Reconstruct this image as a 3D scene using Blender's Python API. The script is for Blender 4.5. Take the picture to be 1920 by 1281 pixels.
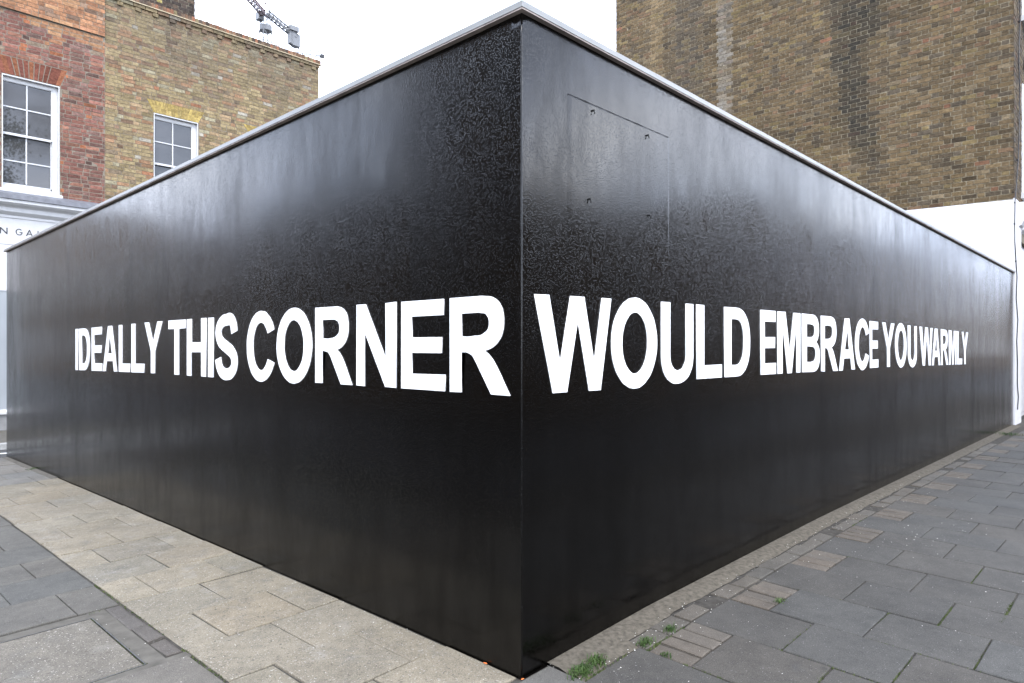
import bpy, bmesh, math, random
from mathutils import Vector, noise as mnoise
R = math.radians
random.seed(7)
sc = bpy.context.scene
for o in list(bpy.data.objects): bpy.data.objects.remove(o)

# ------------------------------------------------------------------ camera
# World axes: the painted corner stands at the origin, its long face runs along +X, its short face along +Y.
F_PX, HOR, CAM_H = 1284.0, 660.0, 1.27
AZ = math.atan2(1351.0, 1220.0)                      # X of the camera frame against the X wall
cam_d = bpy.data.cameras.new('camera'); cam = bpy.data.objects.new('camera', cam_d)
sc.collection.objects.link(cam); sc.camera = cam
CAMX, CAMY = -1.958, -1.809
cam.location = (CAMX, CAMY, CAM_H)
FWD = (0.7249, 0.6889)
cam.rotation_euler = (R(90), 0, math.atan2(FWD[1], FWD[0]) - R(90))
cam_d.sensor_width = 36; cam_d.lens = F_PX / 1920 * 36
cam_d.shift_y = (HOR - 640.5) / 1920
cam_d.clip_start = 0.05; cam_d.clip_end = 3000
sc.render.resolution_x = 1024; sc.render.resolution_y = 683

# ------------------------------------------------------------------ world / sun / exposure
SUN_EL, SUN_AZ = R(52), math.atan2(-0.80, -0.60)      # from behind the camera, veiled
w = bpy.data.worlds.new('World'); sc.world = w; w.use_nodes = True
nt = w.node_tree; nt.nodes.clear()
N = nt.nodes.new; L = nt.links.new
out = N('ShaderNodeOutputWorld'); bg = N('ShaderNodeBackground'); L(bg.outputs[0], out.inputs[0])
sky = N('ShaderNodeTexSky'); sky.sky_type = 'NISHITA'; sky.sun_disc = False
sky.sun_elevation = SUN_EL; sky.sun_rotation = R(90) - SUN_AZ
sky.air_density = 1.0; sky.dust_density = 2.0
tc = N('ShaderNodeTexCoord')
mp = N('ShaderNodeMapping'); mp.inputs['Scale'].default_value = (1, 1, 2.2); L(tc.outputs['Generated'], mp.inputs[0])
n1 = N('ShaderNodeTexNoise'); n1.inputs['Scale'].default_value = 2.3; n1.inputs['Detail'].default_value = 7
n1.inputs['Roughness'].default_value = 0.55; n1.inputs['Distortion'].default_value = 0.4; L(mp.outputs[0], n1.inputs['Vector'])
cr = N('ShaderNodeValToRGB'); cr.color_ramp.elements[0].position = 0.33; cr.color_ramp.elements[1].position = 0.60
cr.color_ramp.elements[0].color = (0.30, 0.30, 0.30, 1); cr.color_ramp.elements[1].color = (1, 1, 1, 1)
L(n1.outputs['Fac'], cr.inputs[0])
cl = N('ShaderNodeValToRGB'); cl.color_ramp.elements[0].position = 0.33; cl.color_ramp.elements[1].position = 0.75
cl.color_ramp.elements[0].color = (2.0, 2.2, 2.7, 1); cl.color_ramp.elements[1].color = (15.0, 15.0, 15.0, 1)
e_ = cl.color_ramp.elements.new(0.44); e_.color = (7.6, 8.6, 11.0, 1)
n2 = N('ShaderNodeTexNoise'); n2.inputs['Scale'].default_value = 4.1; n2.inputs['Detail'].default_value = 6; L(mp.outputs[0], n2.inputs['Vector'])
L(n2.outputs['Fac'], cl.inputs[0])
mx = N('ShaderNodeMix'); mx.data_type = 'RGBA'; L(cr.outputs[0], mx.inputs[0]); L(sky.outputs[0], mx.inputs[6]); L(cl.outputs[0], mx.inputs[7])
L(mx.outputs[2], bg.inputs[0]); bg.inputs[1].default_value = 0.10
sd = bpy.data.lights.new('sun', 'SUN'); sd.energy = 0.5; sd.angle = R(25); sd.color = (1, 0.96, 0.9)
sun = bpy.data.objects.new('sun', sd); sc.collection.objects.link(sun)
sv = Vector((math.cos(SUN_AZ) * math.cos(SUN_EL), math.sin(SUN_AZ) * math.cos(SUN_EL), math.sin(SUN_EL)))
sun.rotation_euler = sv.to_track_quat('Z', 'Y').to_euler()
sun.location = (0, 0, 30)
sc.view_settings.view_transform = 'Standard'; sc.view_settings.look = 'None'
sc.view_settings.exposure = 2.40; sc.view_settings.gamma = 1; sc.view_settings.use_curve_mapping = False
sc.render.engine = 'CYCLES'

# ------------------------------------------------------------------ helpers
COL = sc.collection
def clamp(v, a=0.0, b=1.0): return max(a, min(b, v))
def lerp(a, b, f): return a + (b - a) * f
def smooth(a, b, x):
    f = clamp((x - a) / (b - a)); return f * f * (3 - 2 * f)
def mixc(a, b, f): return tuple(lerp(a[i], b[i], f) for i in range(3))
def interp(x, xs, ys):
    if x <= xs[0]: return ys[0]
    for i in range(len(xs) - 1):
        if x <= xs[i + 1]: return lerp(ys[i], ys[i + 1], (x - xs[i]) / (xs[i + 1] - xs[i]))
    return ys[-1]
def project(x, y, z):
    dx, dy = x - CAMX, y - CAMY
    depth = dx * FWD[0] + dy * FWD[1]; side = dx * FWD[1] - dy * FWD[0]
    if depth < 0.05: return None
    return 960 + F_PX * side / depth, HOR - F_PX * (z - CAM_H) / depth, depth
def ray(px): # horizontal direction of a pixel column, unit depth
    k = (px - 960) / F_PX
    return FWD[0] + k * FWD[1], FWD[1] - k * FWD[0]
def on_y(px, py, Y):       # pixel -> (x, z) on the plane y = Y
    rx, ry = ray(px); Z = (Y - CAMY) / ry
    return CAMX + rx * Z, CAM_H + (HOR - py) / F_PX * Z
def on_x(px, py, X):       # pixel -> (y, z) on the plane x = X
    rx, ry = ray(px); Z = (X - CAMX) / rx
    return CAMY + ry * Z, CAM_H + (HOR - py) / F_PX * Z
def zg(x, y):              # height of the paving: falls to the side road, rises gently along the long wall
    return (interp(x, [0, .9, 1.9, 3.2, 12], [0, .033, .046, .06, .055]) +
            interp(y, [0, .9, 2.9, 5.5, 9.3, 13.6], [0, -.004, -.023, -.052, -.118, -.165])
            - .025 * max(0, -x) - .025 * max(0, -y))
def on_ground(px, py):
    z = 0
    for i in range(8):
        rx, ry = ray(px); Z = F_PX * (CAM_H - z) / (py - HOR); x, y = CAMX + rx * Z, CAMY + ry * Z; z = zg(x, y)
    return x, y, z

def link(name, me, mat=None, parent=None):
    o = bpy.data.objects.new(name, me); COL.objects.link(o)
    if mat is not None: me.materials.clear(); me.materials.append(mat)
    if parent is not None: o.parent = parent
    return o
def tag(o, label=None, cat=None, group=None, kind=None):
    if label: o['label'] = label
    if cat: o['category'] = cat
    if group: o['group'] = group
    if kind: o['kind'] = kind
    return o
def thing(name, label, cat, loc=(0, 0, 0), group=None):
    o = bpy.data.objects.new(name, None); COL.objects.link(o); o.location = loc
    o.empty_display_size = .2
    return tag(o, label, cat, group)
def part(name, mb, mat, parent, smooth_=False):
    """mesh in world coordinates, parented to an Empty or mesh that may stand away from the origin"""
    o = link(name, mb.mesh(name, smooth_), mat)
    if parent is not None:
        o.parent = parent
        off = Vector((0, 0, 0)); p = parent
        while p is not None: off += p.location; p = p.parent
        o.location = -off
    return o
class MB:
    def __init__(s): s.v, s.f = [], []
    def quad(s, *p):
        n = len(s.v); s.v += [tuple(q) for q in p]; s.f.append(tuple(range(n, n + len(p))))
    def box(s, x0, x1, y0, y1, z0, z1):
        n = len(s.v)
        s.v += [(x, y, z) for z in (z0, z1) for y in (y0, y1) for x in (x0, x1)]
        s.f += [tuple(n + i for i in q) for q in ((0, 2, 3, 1), (4, 5, 7, 6), (0, 1, 5, 4), (1, 3, 7, 5), (3, 2, 6, 7), (2, 0, 4, 6))]
        return s
    def bar(s, a, b, r, n=4):
        a, b = Vector(a), Vector(b); d = (b - a).normalized()
        u = d.orthogonal().normalized(); v = d.cross(u); k = len(s.v)
        for p in (a, b):
            for i in range(n):
                t = 2 * math.pi * (i + .5) / n; s.v.append(tuple(p + (u * math.cos(t) + v * math.sin(t)) * r))
        for i in range(n): s.f.append((k + i, k + (i + 1) % n, k + n + (i + 1) % n, k + n + i))
        s.f.append(tuple(k + i for i in reversed(range(n)))); s.f.append(tuple(k + n + i for i in range(n)))
        return s
    def tube(s, pts, r, n=6):
        k = len(s.v); P = [Vector(p) for p in pts]
        for i, p in enumerate(P):
            d = (P[min(i + 1, len(P) - 1)] - P[max(i - 1, 0)]).normalized()
            u = d.cross(Vector((.3, 1, .2))).normalized(); v = d.cross(u)
            for j in range(n):
                t = 2 * math.pi * j / n; s.v.append(tuple(p + (u * math.cos(t) + v * math.sin(t)) * r))
        for i in range(len(P) - 1):
            for j in range(n):
                a = k + i * n + j; b = k + i * n + (j + 1) % n; s.f.append((a, b, b + n, a + n))
        s.f.append(tuple(k + j for j in reversed(range(n)))); s.f.append(tuple(k + (len(P) - 1) * n + j for j in range(n)))
        return s
    def prism_x(s, prof, x0, x1):      # closed (y, z) profile extruded along x
        k = len(s.v); n = len(prof)
        for x in (x0, x1): s.v += [(x, p[0], p[1]) for p in prof]
        for i in range(n): s.f.append((k + i, k + (i + 1) % n, k + n + (i + 1) % n, k + n + i))
        s.f.append(tuple(k + i for i in range(n))); s.f.append(tuple(k + n + i for i in reversed(range(n))))
        return s
    def mesh(s, name, smooth_=False, fix=True):
        me = bpy.data.meshes.new(name); me.from_pydata(s.v, [], s.f)
        if fix:
            b = bmesh.new(); b.from_mesh(me); bmesh.ops.recalc_face_normals(b, faces=b.faces); b.to_mesh(me); b.free()
        if smooth_:
            me.polygons.foreach_set('use_smooth', [True] * len(me.polygons))
        me.update(); return me

# ------------------------------------------------------------------ materials
class G:
    """tiny node-graph writer"""
    def __init__(s, name):
        s.m = bpy.data.materials.new(name); s.m.use_nodes = True; s.t = s.m.node_tree
        s.b = s.t.nodes['Principled BSDF']
        s.geo = s.t.nodes.new('ShaderNodeNewGeometry')
    def n(s, ty, **kw):
        x = s.t.nodes.new(ty)
        for k, v in kw.items(): setattr(x, k, v)
        return x
    def l(s, a, b): s.t.links.new(a, b)
    def put(s, sock, v):
        if hasattr(v, 'is_linked') or isinstance(v, bpy.types.NodeSocket): s.l(v, sock)
        else: sock.default_value = v
    def noise(s, scale, detail=4, rough=.55, vec=None, stretch=None, dist=0):
        x = s.n('ShaderNodeTexNoise'); x.inputs['Scale'].default_value = scale; x.inputs['Detail'].default_value = detail
        x.inputs['Roughness'].default_value = rough; x.inputs['Distortion'].default_value = dist
        v = vec or s.geo.outputs['Position']
        if stretch:
            m = s.n('ShaderNodeMapping'); m.inputs['Scale'].default_value = stretch; s.l(v, m.inputs[0]); v = m.outputs[0]
        s.l(v, x.inputs['Vector']); return x.outputs['Fac']
    def voro(s, scale, feature='F1', out='Distance', rnd=1.0):
        x = s.n('ShaderNodeTexVoronoi', feature=feature); x.inputs['Scale'].default_value = scale
        x.inputs['Randomness'].default_value = rnd; s.l(s.geo.outputs['Position'], x.inputs['Vector']); return x.outputs[out]
    def rng(s, v, a, b, c=0., d=1., smooth_=False):
        x = s.n('ShaderNodeMapRange'); x.interpolation_type = 'SMOOTHSTEP' if smooth_ else 'LINEAR'
        s.put(x.inputs[0], v)
        for i, q in enumerate((a, b, c, d)): x.inputs[i + 1].default_value = q
        return x.outputs[0]
    def math(s, op, a, b=None):
        x = s.n('ShaderNodeMath', operation=op); s.put(x.inputs[0], a)
        if b is not None: s.put(x.inputs[1], b)
        return x.outputs[0]
    def mix(s, f, a, b, blend='MIX'):
        x = s.n('ShaderNodeMix', data_type='RGBA', blend_type=blend)
        s.put(x.inputs[0], f)
        for i, v in ((6, a), (7, b)):
            if isinstance(v, tuple): x.inputs[i].default_value = (*v[:3], 1)
            else: s.l(v, x.inputs[i])
        return x.outputs[2]
    def xyz(s):
        x = s.n('ShaderNodeSeparateXYZ'); s.l(s.geo.outputs['Position'], x.inputs[0]); return x.outputs
    def bump(s, h, strength=.3, dist=.003, prev=None):
        x = s.n('ShaderNodeBump'); x.inputs['Strength'].default_value = strength; x.inputs['Distance'].default_value = dist
        s.l(h, x.inputs['Height'])
        if prev: s.l(prev, x.inputs['Normal'])
        return x.outputs[0]
    def done(s, col, rough=.8, normal=None, spec=.3, metal=0.):
        if isinstance(col, tuple): s.b.inputs['Base Color'].default_value = (*col[:3], 1)
        else: s.l(col, s.b.inputs['Base Color'])
        s.put(s.b.inputs['Roughness'], rough); s.put(s.b.inputs['Specular IOR Level'], spec); s.b.inputs['Metallic'].default_value = metal
        if normal: s.l(normal, s.b.inputs['Normal'])
        return s.m

def m_paint_black():
    g = G('black_gloss_paint')
    streak = g.noise(1.0, 5, .6, stretch=(2.6, 2.6, .5)); mott = g.noise(1.0, 5, .68, stretch=(10, 10, 3.4))
    mixv = g.math('ADD', g.math('MULTIPLY', streak, .55), g.math('MULTIPLY', mott, .45))
    rough = g.rng(mixv, .36, .64, .07, .24)
    spots = g.rng(g.voro(165), .46, .10, 0., 1., True); spots2 = g.rng(g.voro(70), .28, .05, 0., 1., True)
    h = g.math('ADD', spots, g.math('ADD', g.math('MULTIPLY', spots2, .55), g.math('MULTIPLY', g.noise(240, 1, .5), .35)))
    nrm = g.bump(h, .7, .00056)
    spec = g.rng(mixv, .38, .62, .62, .34)
    g.b.inputs['IOR'].default_value = 1.41
    return g.done((.0005, .0004, .0003), rough, nrm, spec)
def m_plain(name, col, rough=.6, var=.12, scale=6, spec=.4, bump=0, metal=0., bscale=60):
    g = G(name); v = g.noise(scale, 5)
    c = g.mix(g.rng(v, .3, .7), tuple(x * (1 - var) for x in col), tuple(min(1, x * (1 + var)) for x in col))
    nrm = g.bump(g.noise(bscale, 4), bump, .003) if bump else None
    return g.done(c, rough, nrm, spec, metal)
def brick_nodes(name, src, dark=(.35, .33, .3)):
    g = G(name)
    if src == 'obj':
        oi = g.n('ShaderNodeObjectInfo'); base = oi.outputs['Color']
    else:
        at = g.n('ShaderNodeAttribute'); at.attribute_name = 'Col'; base = at.outputs['Color']
    blot = g.noise(26, 4, .65); grain = g.noise(150, 3, .6)
    c = g.mix(g.rng(blot, .32, .68), (.62, .60, .58), (1.28, 1.27, 1.25))
    c = g.mix(1.0, base, c, 'MULTIPLY')
    pit = g.rng(g.noise(75, 3, .7), .63, .72)
    c = g.mix(g.math('MULTIPLY', pit, .6), c, (.05, .045, .04))
    nrm = g.bump(g.math('ADD', grain, g.math('MULTIPLY', blot, 1.4)), .55, .006)
    return g.done(c, .9, nrm, .15)
def m_mortar(name, a, b, streaks=()):
    g = G(name); v = g.noise(3.5, 5, .6); f = g.noise(90, 3)
    c = g.mix(g.rng(v, .3, .7), a, b)
    c = g.mix(g.math('MULTIPLY', g.rng(f, .35, .7), .4), c, tuple(x * .55 for x in a))
    return g.done(c, .95, g.bump(f, .5, .004), .1)
def slab_nodes(name, kind):
    g = G(name); oi = g.n('ShaderNodeObjectInfo'); base = oi.outputs['Color']
    big = g.noise(2.6, 5, .6); mid = g.noise(17, 5, .65); fine = g.noise(230, 3, .7); sp = g.voro(140, 'F1')
    c = g.mix(1.0, base, g.mix(g.rng(big, .3, .7), (.80, .80, .80), (1.2, 1.19, 1.17)), 'MULTIPLY')
    c = g.mix(1.0, c, g.mix(g.rng(mid, .3, .72), (.84, .84, .84), (1.14, 1.14, 1.13)), 'MULTIPLY')
    c = g.mix(1.0, c, g.mix(g.rng(fine, .33, .67), (.62, .62, .62), (1.35, 1.35, 1.35)), 'MULTIPLY')
    vo = g.n('ShaderNodeTexVoronoi'); vo.inputs['Scale'].default_value = 5.5; g.l(g.geo.outputs['Position'], vo.inputs['Vector'])
    sx = g.n('ShaderNodeSeparateColor'); g.l(vo.outputs['Color'], sx.inputs[0])
    gum = g.math('MULTIPLY', g.rng(vo.outputs['Distance'], .075, .045), g.math('GREATER_THAN', sx.outputs[0], .62))
    c = g.mix(g.math('MULTIPLY', gum, .45), c, (.030, .029, .027))
    damp = g.rng(g.noise(1.3, 5, .65), .5, .72); c = g.mix(g.math('MULTIPLY', damp, .30), c, (.045, .043, .040))
    if kind == 'pale':
        st = g.rng(g.noise(5, 6, .75, dist=.4), .52, .70)
        c = g.mix(g.math('MULTIPLY', st, .55), c, (.095, .092, .084))
        wh = g.rng(g.noise(4.2, 5, .7, dist=.4), .55, .72)
        c = g.mix(g.math('MULTIPLY', wh, .5), c, (.25, .24, .215))
        pit = g.rng(g.noise(75, 3, .65), .59, .67); c = g.mix(g.math('MULTIPLY', pit, .75), c, (.05, .043, .035))
        wht = g.rng(g.noise(110, 2, .5), .64, .70); c = g.mix(g.math('MULTIPLY', wht, .75), c, (.38, .36, .32))
        nrm = g.bump(g.math('ADD', fine, g.math('MULTIPLY', g.noise(95, 3, .6), 1.2)), .5, .004)
    else:
        st = g.rng(g.noise(5, 5, .7, dist=.5), .62, .72); c = g.mix(g.math('MULTIPLY', st, .35), c, (.05, .05, .05))
        wht = g.rng(g.noise(160, 2, .5), .69, .74); c = g.mix(g.math('MULTIPLY', wht, .6), c, (.33, .33, .32))
        nrm = g.bump(g.math('ADD', fine, mid), .35, .003)
    return g.done(c, .8, nrm, .25)
def m_leaf(name, a, b):
    g = G(name); c = g.mix(g.rng(g.noise(20, 2), .35, .65), a, b)
    g.b.inputs['Subsurface Weight'].default_value = 0
    return g.done(c, .6, None, .3)

M = dict(
    black=m_paint_black(),
    white_letter=m_plain('white_letter_paint', (.84, .84, .84), .45, .02, 5, .4, .15, bscale=110),
    coping=m_plain('coping_metal', (.22, .225, .22), .35, .1, 8, .5), soffit=m_plain('coping_soffit', (.36, .31, .28), .6, .25, 14, .3),
    screw=m_plain('screw_dark', (.010, .010, .010), .95, .1, 20),
    white=m_plain('white_masonry_paint', (.60, .60, .61), .6, .04, 4, .35, .12, bscale=30),
    joinery=m_plain('white_gloss_joinery', (.50, .505, .51), .35, .05, 9, .5),
    panel=m_plain('pale_grey_panel', (.27, .29, .305), .35, .05, 3, .5),
    lead=m_plain('lead_flashing', (.12, .125, .14), .55, .25, 9, .4, .2, bscale=25),
    plinth=m_plain('grey_stone_plinth', (.22, .22, .22), .45, .15, 6, .4),
    signletter=m_plain('sign_letter_black', (.012, .012, .018), .4, .05, 9),
    b_obj=brick_nodes('brick_single', 'obj'), b_att=brick_nodes('brick_field', 'att'),
    mort_left=m_mortar('mortar_left', (.17, .145, .115), (.27, .24, .19)), mort_right=m_mortar('mortar_right', (.17, .155, .12), (.24, .22, .165)),
    slab=slab_nodes('grey_slab', 'grey'), pale=slab_nodes('pale_slab', 'pale'),
    bed=m_plain('joint_bed', (.050, .046, .040), .95, .35, 25, .1, .5),
    cement=m_plain('cement_fill', (.092, .086, .074), .9, .25, 12, .15, .5, bscale=120),
    sandy=m_plain('sandy_mortar', (.086, .076, .060), .95, .35, 40, .1, 1.0, bscale=140),
    asphalt=m_plain('asphalt', (.05, .05, .05), .85, .25, 12, .2, .5, bscale=150),
    kerb=m_plain('granite_kerb', (.30, .30, .29), .7, .2, 20, .25, .3),
    roadline=m_plain('road_line', (.65, .65, .62), .6, .15, 20),
    grass=m_leaf('grass_blade', (.018, .042, .008), (.05, .085, .02)), moss=m_leaf('moss', (.028, .045, .010), (.06, .075, .022)),
    chip=m_plain('pale_chip', (.55, .53, .48), .8, .25, 60), orange=m_plain('orange_spray', (.65, .16, .04), .7, .2, 30),
    cable=m_plain('cable_black', (.02, .02, .022), .5, .1, 9), crane=m_plain('crane_grey', (.15, .155, .16), .5, .15, .3), crane_red=m_plain('crane_red', (.10, .065, .07), .5, .1, .3),
    steel=m_plain('steel_frame', (.10, .10, .10), .45, .2, 30, .5, metal=.6),
    bark=m_plain('bark', (.12, .09, .06), .9, .3, 9, .1, .6), leaf=m_leaf('tree_leaf', (.03, .06, .012), (.07, .11, .025)),
    roof=m_plain('slate_roof', (.09, .09, .10), .7, .2, 6),
)
def m_glass():
    g = G('window_glass'); v = g.noise(1.2, 2)
    nrm = g.bump(v, .02, .02)
    return g.done((.050, .050, .050), .02, nrm, .6)
M['glass'] = m_glass(); M['glass'].node_tree.nodes['Principled BSDF'].inputs['IOR'].default_value = 1.52
def m_brick_tex(name, a, b):
    g = G(name); bt = g.n('ShaderNodeTexBrick'); bt.inputs['Scale'].default_value = 1
    bt.inputs['Brick Width'].default_value = .225; bt.inputs['Row Height'].default_value = .075; bt.inputs['Mortar Size'].default_value = .006
    bt.inputs['Color1'].default_value = (*a, 1); bt.inputs['Color2'].default_value = (*b, 1); bt.inputs['Mortar'].default_value = (.25, .22, .18, 1)
    x, y, z = g.xyz(); cb = g.n('ShaderNodeCombineXYZ'); g.l(g.math('ADD', x, y), cb.inputs[0]); g.l(z, cb.inputs[1]); g.l(cb.outputs[0], bt.inputs['Vector'])
    return g.done(bt.outputs['Color'], .9, None, .15)
M['brickfar'] = m_brick_tex('far_brick', (.16, .10, .06), (.10, .07, .045))

# ------------------------------------------------------------------ ground and paving
road = MB(); road.quad((-400, -400, -.25), (400, -400, -.25), (400, 400, -.25), (-400, 400, -.25))
tag(part('road', road, M['asphalt'], None), 'dark asphalt road around the corner plot', kind='structure')
def sheet(x0, x1, y0, y1, dz, step=.3, skirt=.25):
    mb = MB(); nx = max(1, round((x1 - x0) / step)); ny = max(1, round((y1 - y0) / step))
    for j in range(ny + 1):
        for i in range(nx + 1):
            x, y = lerp(x0, x1, i / nx), lerp(y0, y1, j / ny); mb.v.append((x, y, zg(x, y) + dz))
    for j in range(ny):
        for i in range(nx):
            a = j * (nx + 1) + i; mb.f.append((a, a + 1, a + nx + 2, a + nx + 1))
    return mb
pv = sheet(-2.4, 24, -2.4, 9.3, -.0075, .5)
pavement = tag(part('pavement', pv, M['bed'], None), 'paved footway wrapping round the black corner', kind='structure')
GREY = (.056, .0530, .0475)
def slab(x0, x1, y0, y1, col, mat='slab', name='paving_slab', joint=.0065, dz=0, parent=None, wob=.0015, edge=.004):
    h = joint / 2; P = [(x0 + h, y0 + h), (x1 - h, y0 + h), (x1 - h, y1 - h), (x0 + h, y1 - h)]
    P = [(a + random.gauss(0, .0012), b + random.gauss(0, .0012)) for a, b in P]
    cx, cy = (x0 + x1) / 2, (y0 + y1) / 2; off = random.gauss(0, wob) + dz
    mb = MB(); e = edge
    def ins(p): return (p[0] + e * (1 if p[0] < cx else -1), p[1] + e * (1 if p[1] < cy else -1))
    zc = zg(cx, cy)
    tl = [random.gauss(0, wob) for _ in P]
    lv = [[(p_[0] - cx, p_[1] - cy, zg(*p_) - zc + off - .035) for p_ in P], [(p_[0] - cx, p_[1] - cy, zg(*p_) - zc + off + t_ - .0035) for p_, t_ in zip(P, tl)],
          [(ins(p)[0] - cx, ins(p)[1] - cy, zg(*ins(p)) - zc + off + t_) for p, t_ in zip(P, tl)]]
    for r in lv: mb.v += r
    for k in (0, 4):
        for i in range(4): mb.f.append((k + i, k + (i + 1) % 4, k + 4 + (i + 1) % 4, k + 4 + i))
    mb.f.append((8, 9, 10, 11)); mb.f.append((3, 2, 1, 0))
    o = link(name, mb.mesh(name, fix=False), M[mat], parent or pavement); o.location = (cx, cy, zc)
    v = random.gauss(1, .045); t = random.gauss(0, .015)
    o.color = (col[0] * v * (1 + t), col[1] * v, col[2] * v * (1 - t), 1)
    return o
def seen(x0, x1, y0, y1, m=60):
    for a in (x0, x1):
        for b in (y0, y1):
            p = project(a, b, zg(a, b))
            if p and -m < p[0] < 1920 + m and p[1] < 1281 + m: return True
    return False
# footway along the long wall: courses run away from the wall, half bond made up with four bricks on edge
SP, S0 = .378, .150
BR = (.088, .076, .062)
k = -1
while S0 + k * SP < 24:
    a, b = S0 + k * SP, S0 + (k + 1) * SP
    if k == -1:
        slab(-.02 - .21, b, -.43, -.012, (.080, .077, .070)); ts = [-.43, -.84, -1.26, -1.67, -2.09]
    elif k % 2 == 0:
        st = -.19 if k == 0 else -.232; ts = [st, -.645, -1.06, -1.475, -1.89, -2.3]
    else:
        if seen(a, b, -.44, -.23):
            for i in range(4):
                q0 = lerp(a, b, i / 4); q1 = lerp(a, b, (i + 1) / 4)
                slab(q0, q1, -.436, -.232, BR, name='paving_brick', joint=.013, wob=.0015, edge=.006)
        ts = [-.436, -.852, -1.265, -1.68, -2.1]
    for t1, t0 in zip(ts, ts[1:]):
        if seen(a, b, t0, t1):
            c = GREY
            if k == 0 and t1 == -.645 - .415: c = (.20, .195, .18)
            slab(a, b, t0, t1, c)
    k += 1
# border bricks and bedding strips beside the long wall
s = .53
while s < 9.0:
    s1 = s + .189
    if random.random() < .82: slab(s, s1, -.228, -.135 + random.uniform(-.01, .015), (.080, .072, .060), name='paving_brick', joint=.008, wob=.002)
    s = s1
def strip(pts, dz, mat, name):
    """pts: list of (x0, x1, y0, y1) joined into one ragged fillet of mortar"""
    mb = MB()
    for (x0, x1, y0, y1, ax) in pts:
        n = max(2, int(abs((x1 - x0) if ax == 'x' else (y1 - y0)) / .035)); k = len(mb.v)
        for i in range(n + 1):
            f = i / n
            if ax == 'x':
                x = lerp(x0, x1, f); j = mnoise.noise((x * 9, y0 * 3, 0)) * .012 + random.gauss(0, .0025)
                a, b = (x, y1, zg(x, y1) + dz + .003), (x, y0 + j, zg(x, y0) + dz - .010)
            else:
                y = lerp(y0, y1, f); j = mnoise.noise((x0 * 9, y * 9, 0)) * .010 + random.gauss(0, .0025)
                a, b = (x1, y, zg(x1, y) + dz + .003), (x0 + j, y, zg(x0, y) + dz - .010)
            m = tuple((a[q] + b[q]) / 2 for q in range(3)); m = (m[0], m[1], max(a[2], b[2]) - .001 + mnoise.noise((m[0] * 20, m[1] * 20, 3)) * .003)
            mb.v += [a, m, b]
        for i in range(n):
            q = k + 3 * i; mb.f += [(q, q + 3, q + 4, q + 1), (q + 1, q + 4, q + 5, q + 2)]
    return part(name, mb, mat, pavement, True)
strip([(.150, 12.0, -.118, -.001, 'x')], .004, M['sandy'], 'mortar_strip')
strip([(.150, .53, -.185, -.110, 'x')], .0035, M['sandy'], 'mortar_strip')
# footway beside the short wall: pale aggregate slabs, then grey ones, an inspection cover and a strip of setts
TP, T0 = .4178, .020
PALE = (.187, .165, .124)
for j in range(0, 16):
    a, b = T0 + j * TP, T0 + (j + 1) * TP
    xs = [-.004, -.195, -.585, -.775] if j % 2 else [-.004, -.385, -.775]
    for x1, x0 in zip(xs, xs[1:]):
        slab(x0, x1, a, b, mixc(PALE, (.165, .150, .121), random.random() * .6), 'pale', joint=.006)
    gx = [-.785, -.975, -1.365, -1.75, -2.14] if j % 2 else [-.785, -1.17, -1.56, -1.95, -2.34]
    for x1, x0 in zip(gx, gx[1:]):
        if j in (3, 4): continue
        if j == 2 : 
            if seen(x0, x1, a, b - .06): slab(x0, x1, a, b - .055, (.108, .102, .091))
        elif seen(x0, x1, a, b, 250): slab(x0, x1, a, b, (.085, .082, .074))
TE = T0 + 16 * TP
for j in range(6):
    a, b = TE + j * TP, TE + (j + 1) * TP
    if b > 9.25: b = 9.22
    xs = [-.055, -.37, -.76, -1.15] if j % 2 else [-.055, -.19, -.57, -.96]
    for x1, x0 in zip(xs, xs[1:]): slab(x0, x1, a, b, (.140, .134, .122))
strip([(-.055, -.002, TE, 9.2, 'y')], .004, M['cement'], 'mortar_strip')
for t0, t1 in ((1.272, 1.478), (1.478, 1.700), (1.700, 1.895), (1.895, 2.095)):
    slab(-.868 + random.uniform(-.008, .008), -.783, t0, t1, (.082, .074, .066), name='sett', joint=.014, wob=.003, edge=.009)
cm = sheet(-.94, -.862, 1.20, 2.10, -.0035, .04); part('cement_fill', cm, M['cement'], pavement)
cm = sheet(-1.95, -.94, 2.012, 2.092, -.0030, .08); part('cement_fill', cm, M['cement'], pavement)
cm = sheet(-1.95, -.78, 1.195, 1.262, -.0025, .06); part('cement_fill', cm, M['cement'], pavement)
cov = thing('inspection_cover', 'large concrete-filled inspection cover in a steel frame beside the setts', 'cover', (-1.33, 1.64, zg(-1.33, 1.64)))
o = slab(-1.72, -.945, 1.272, 2.004, (.122, .112, .094), 'pale', 'cover_slab', parent=cov, wob=0); o.location = (0, 0, .001)
o.location = Vector(((-1.72 - .945) / 2, (1.272 + 2.004) / 2, zg(-1.3325, 1.638))) - cov.location
def rim(x0, x1, y0, y1):
    mb = sheet(x0, x1, y0, y1, -.0008, .1)
    return part('steel_frame', mb, M['steel'], cov)
rim(-1.73, -.938, 1.2625, 1.2695); rim(-1.73, -.938, 2.0065, 2.0115); rim(-.9435, -.938, 1.271, 2.005)
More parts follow.
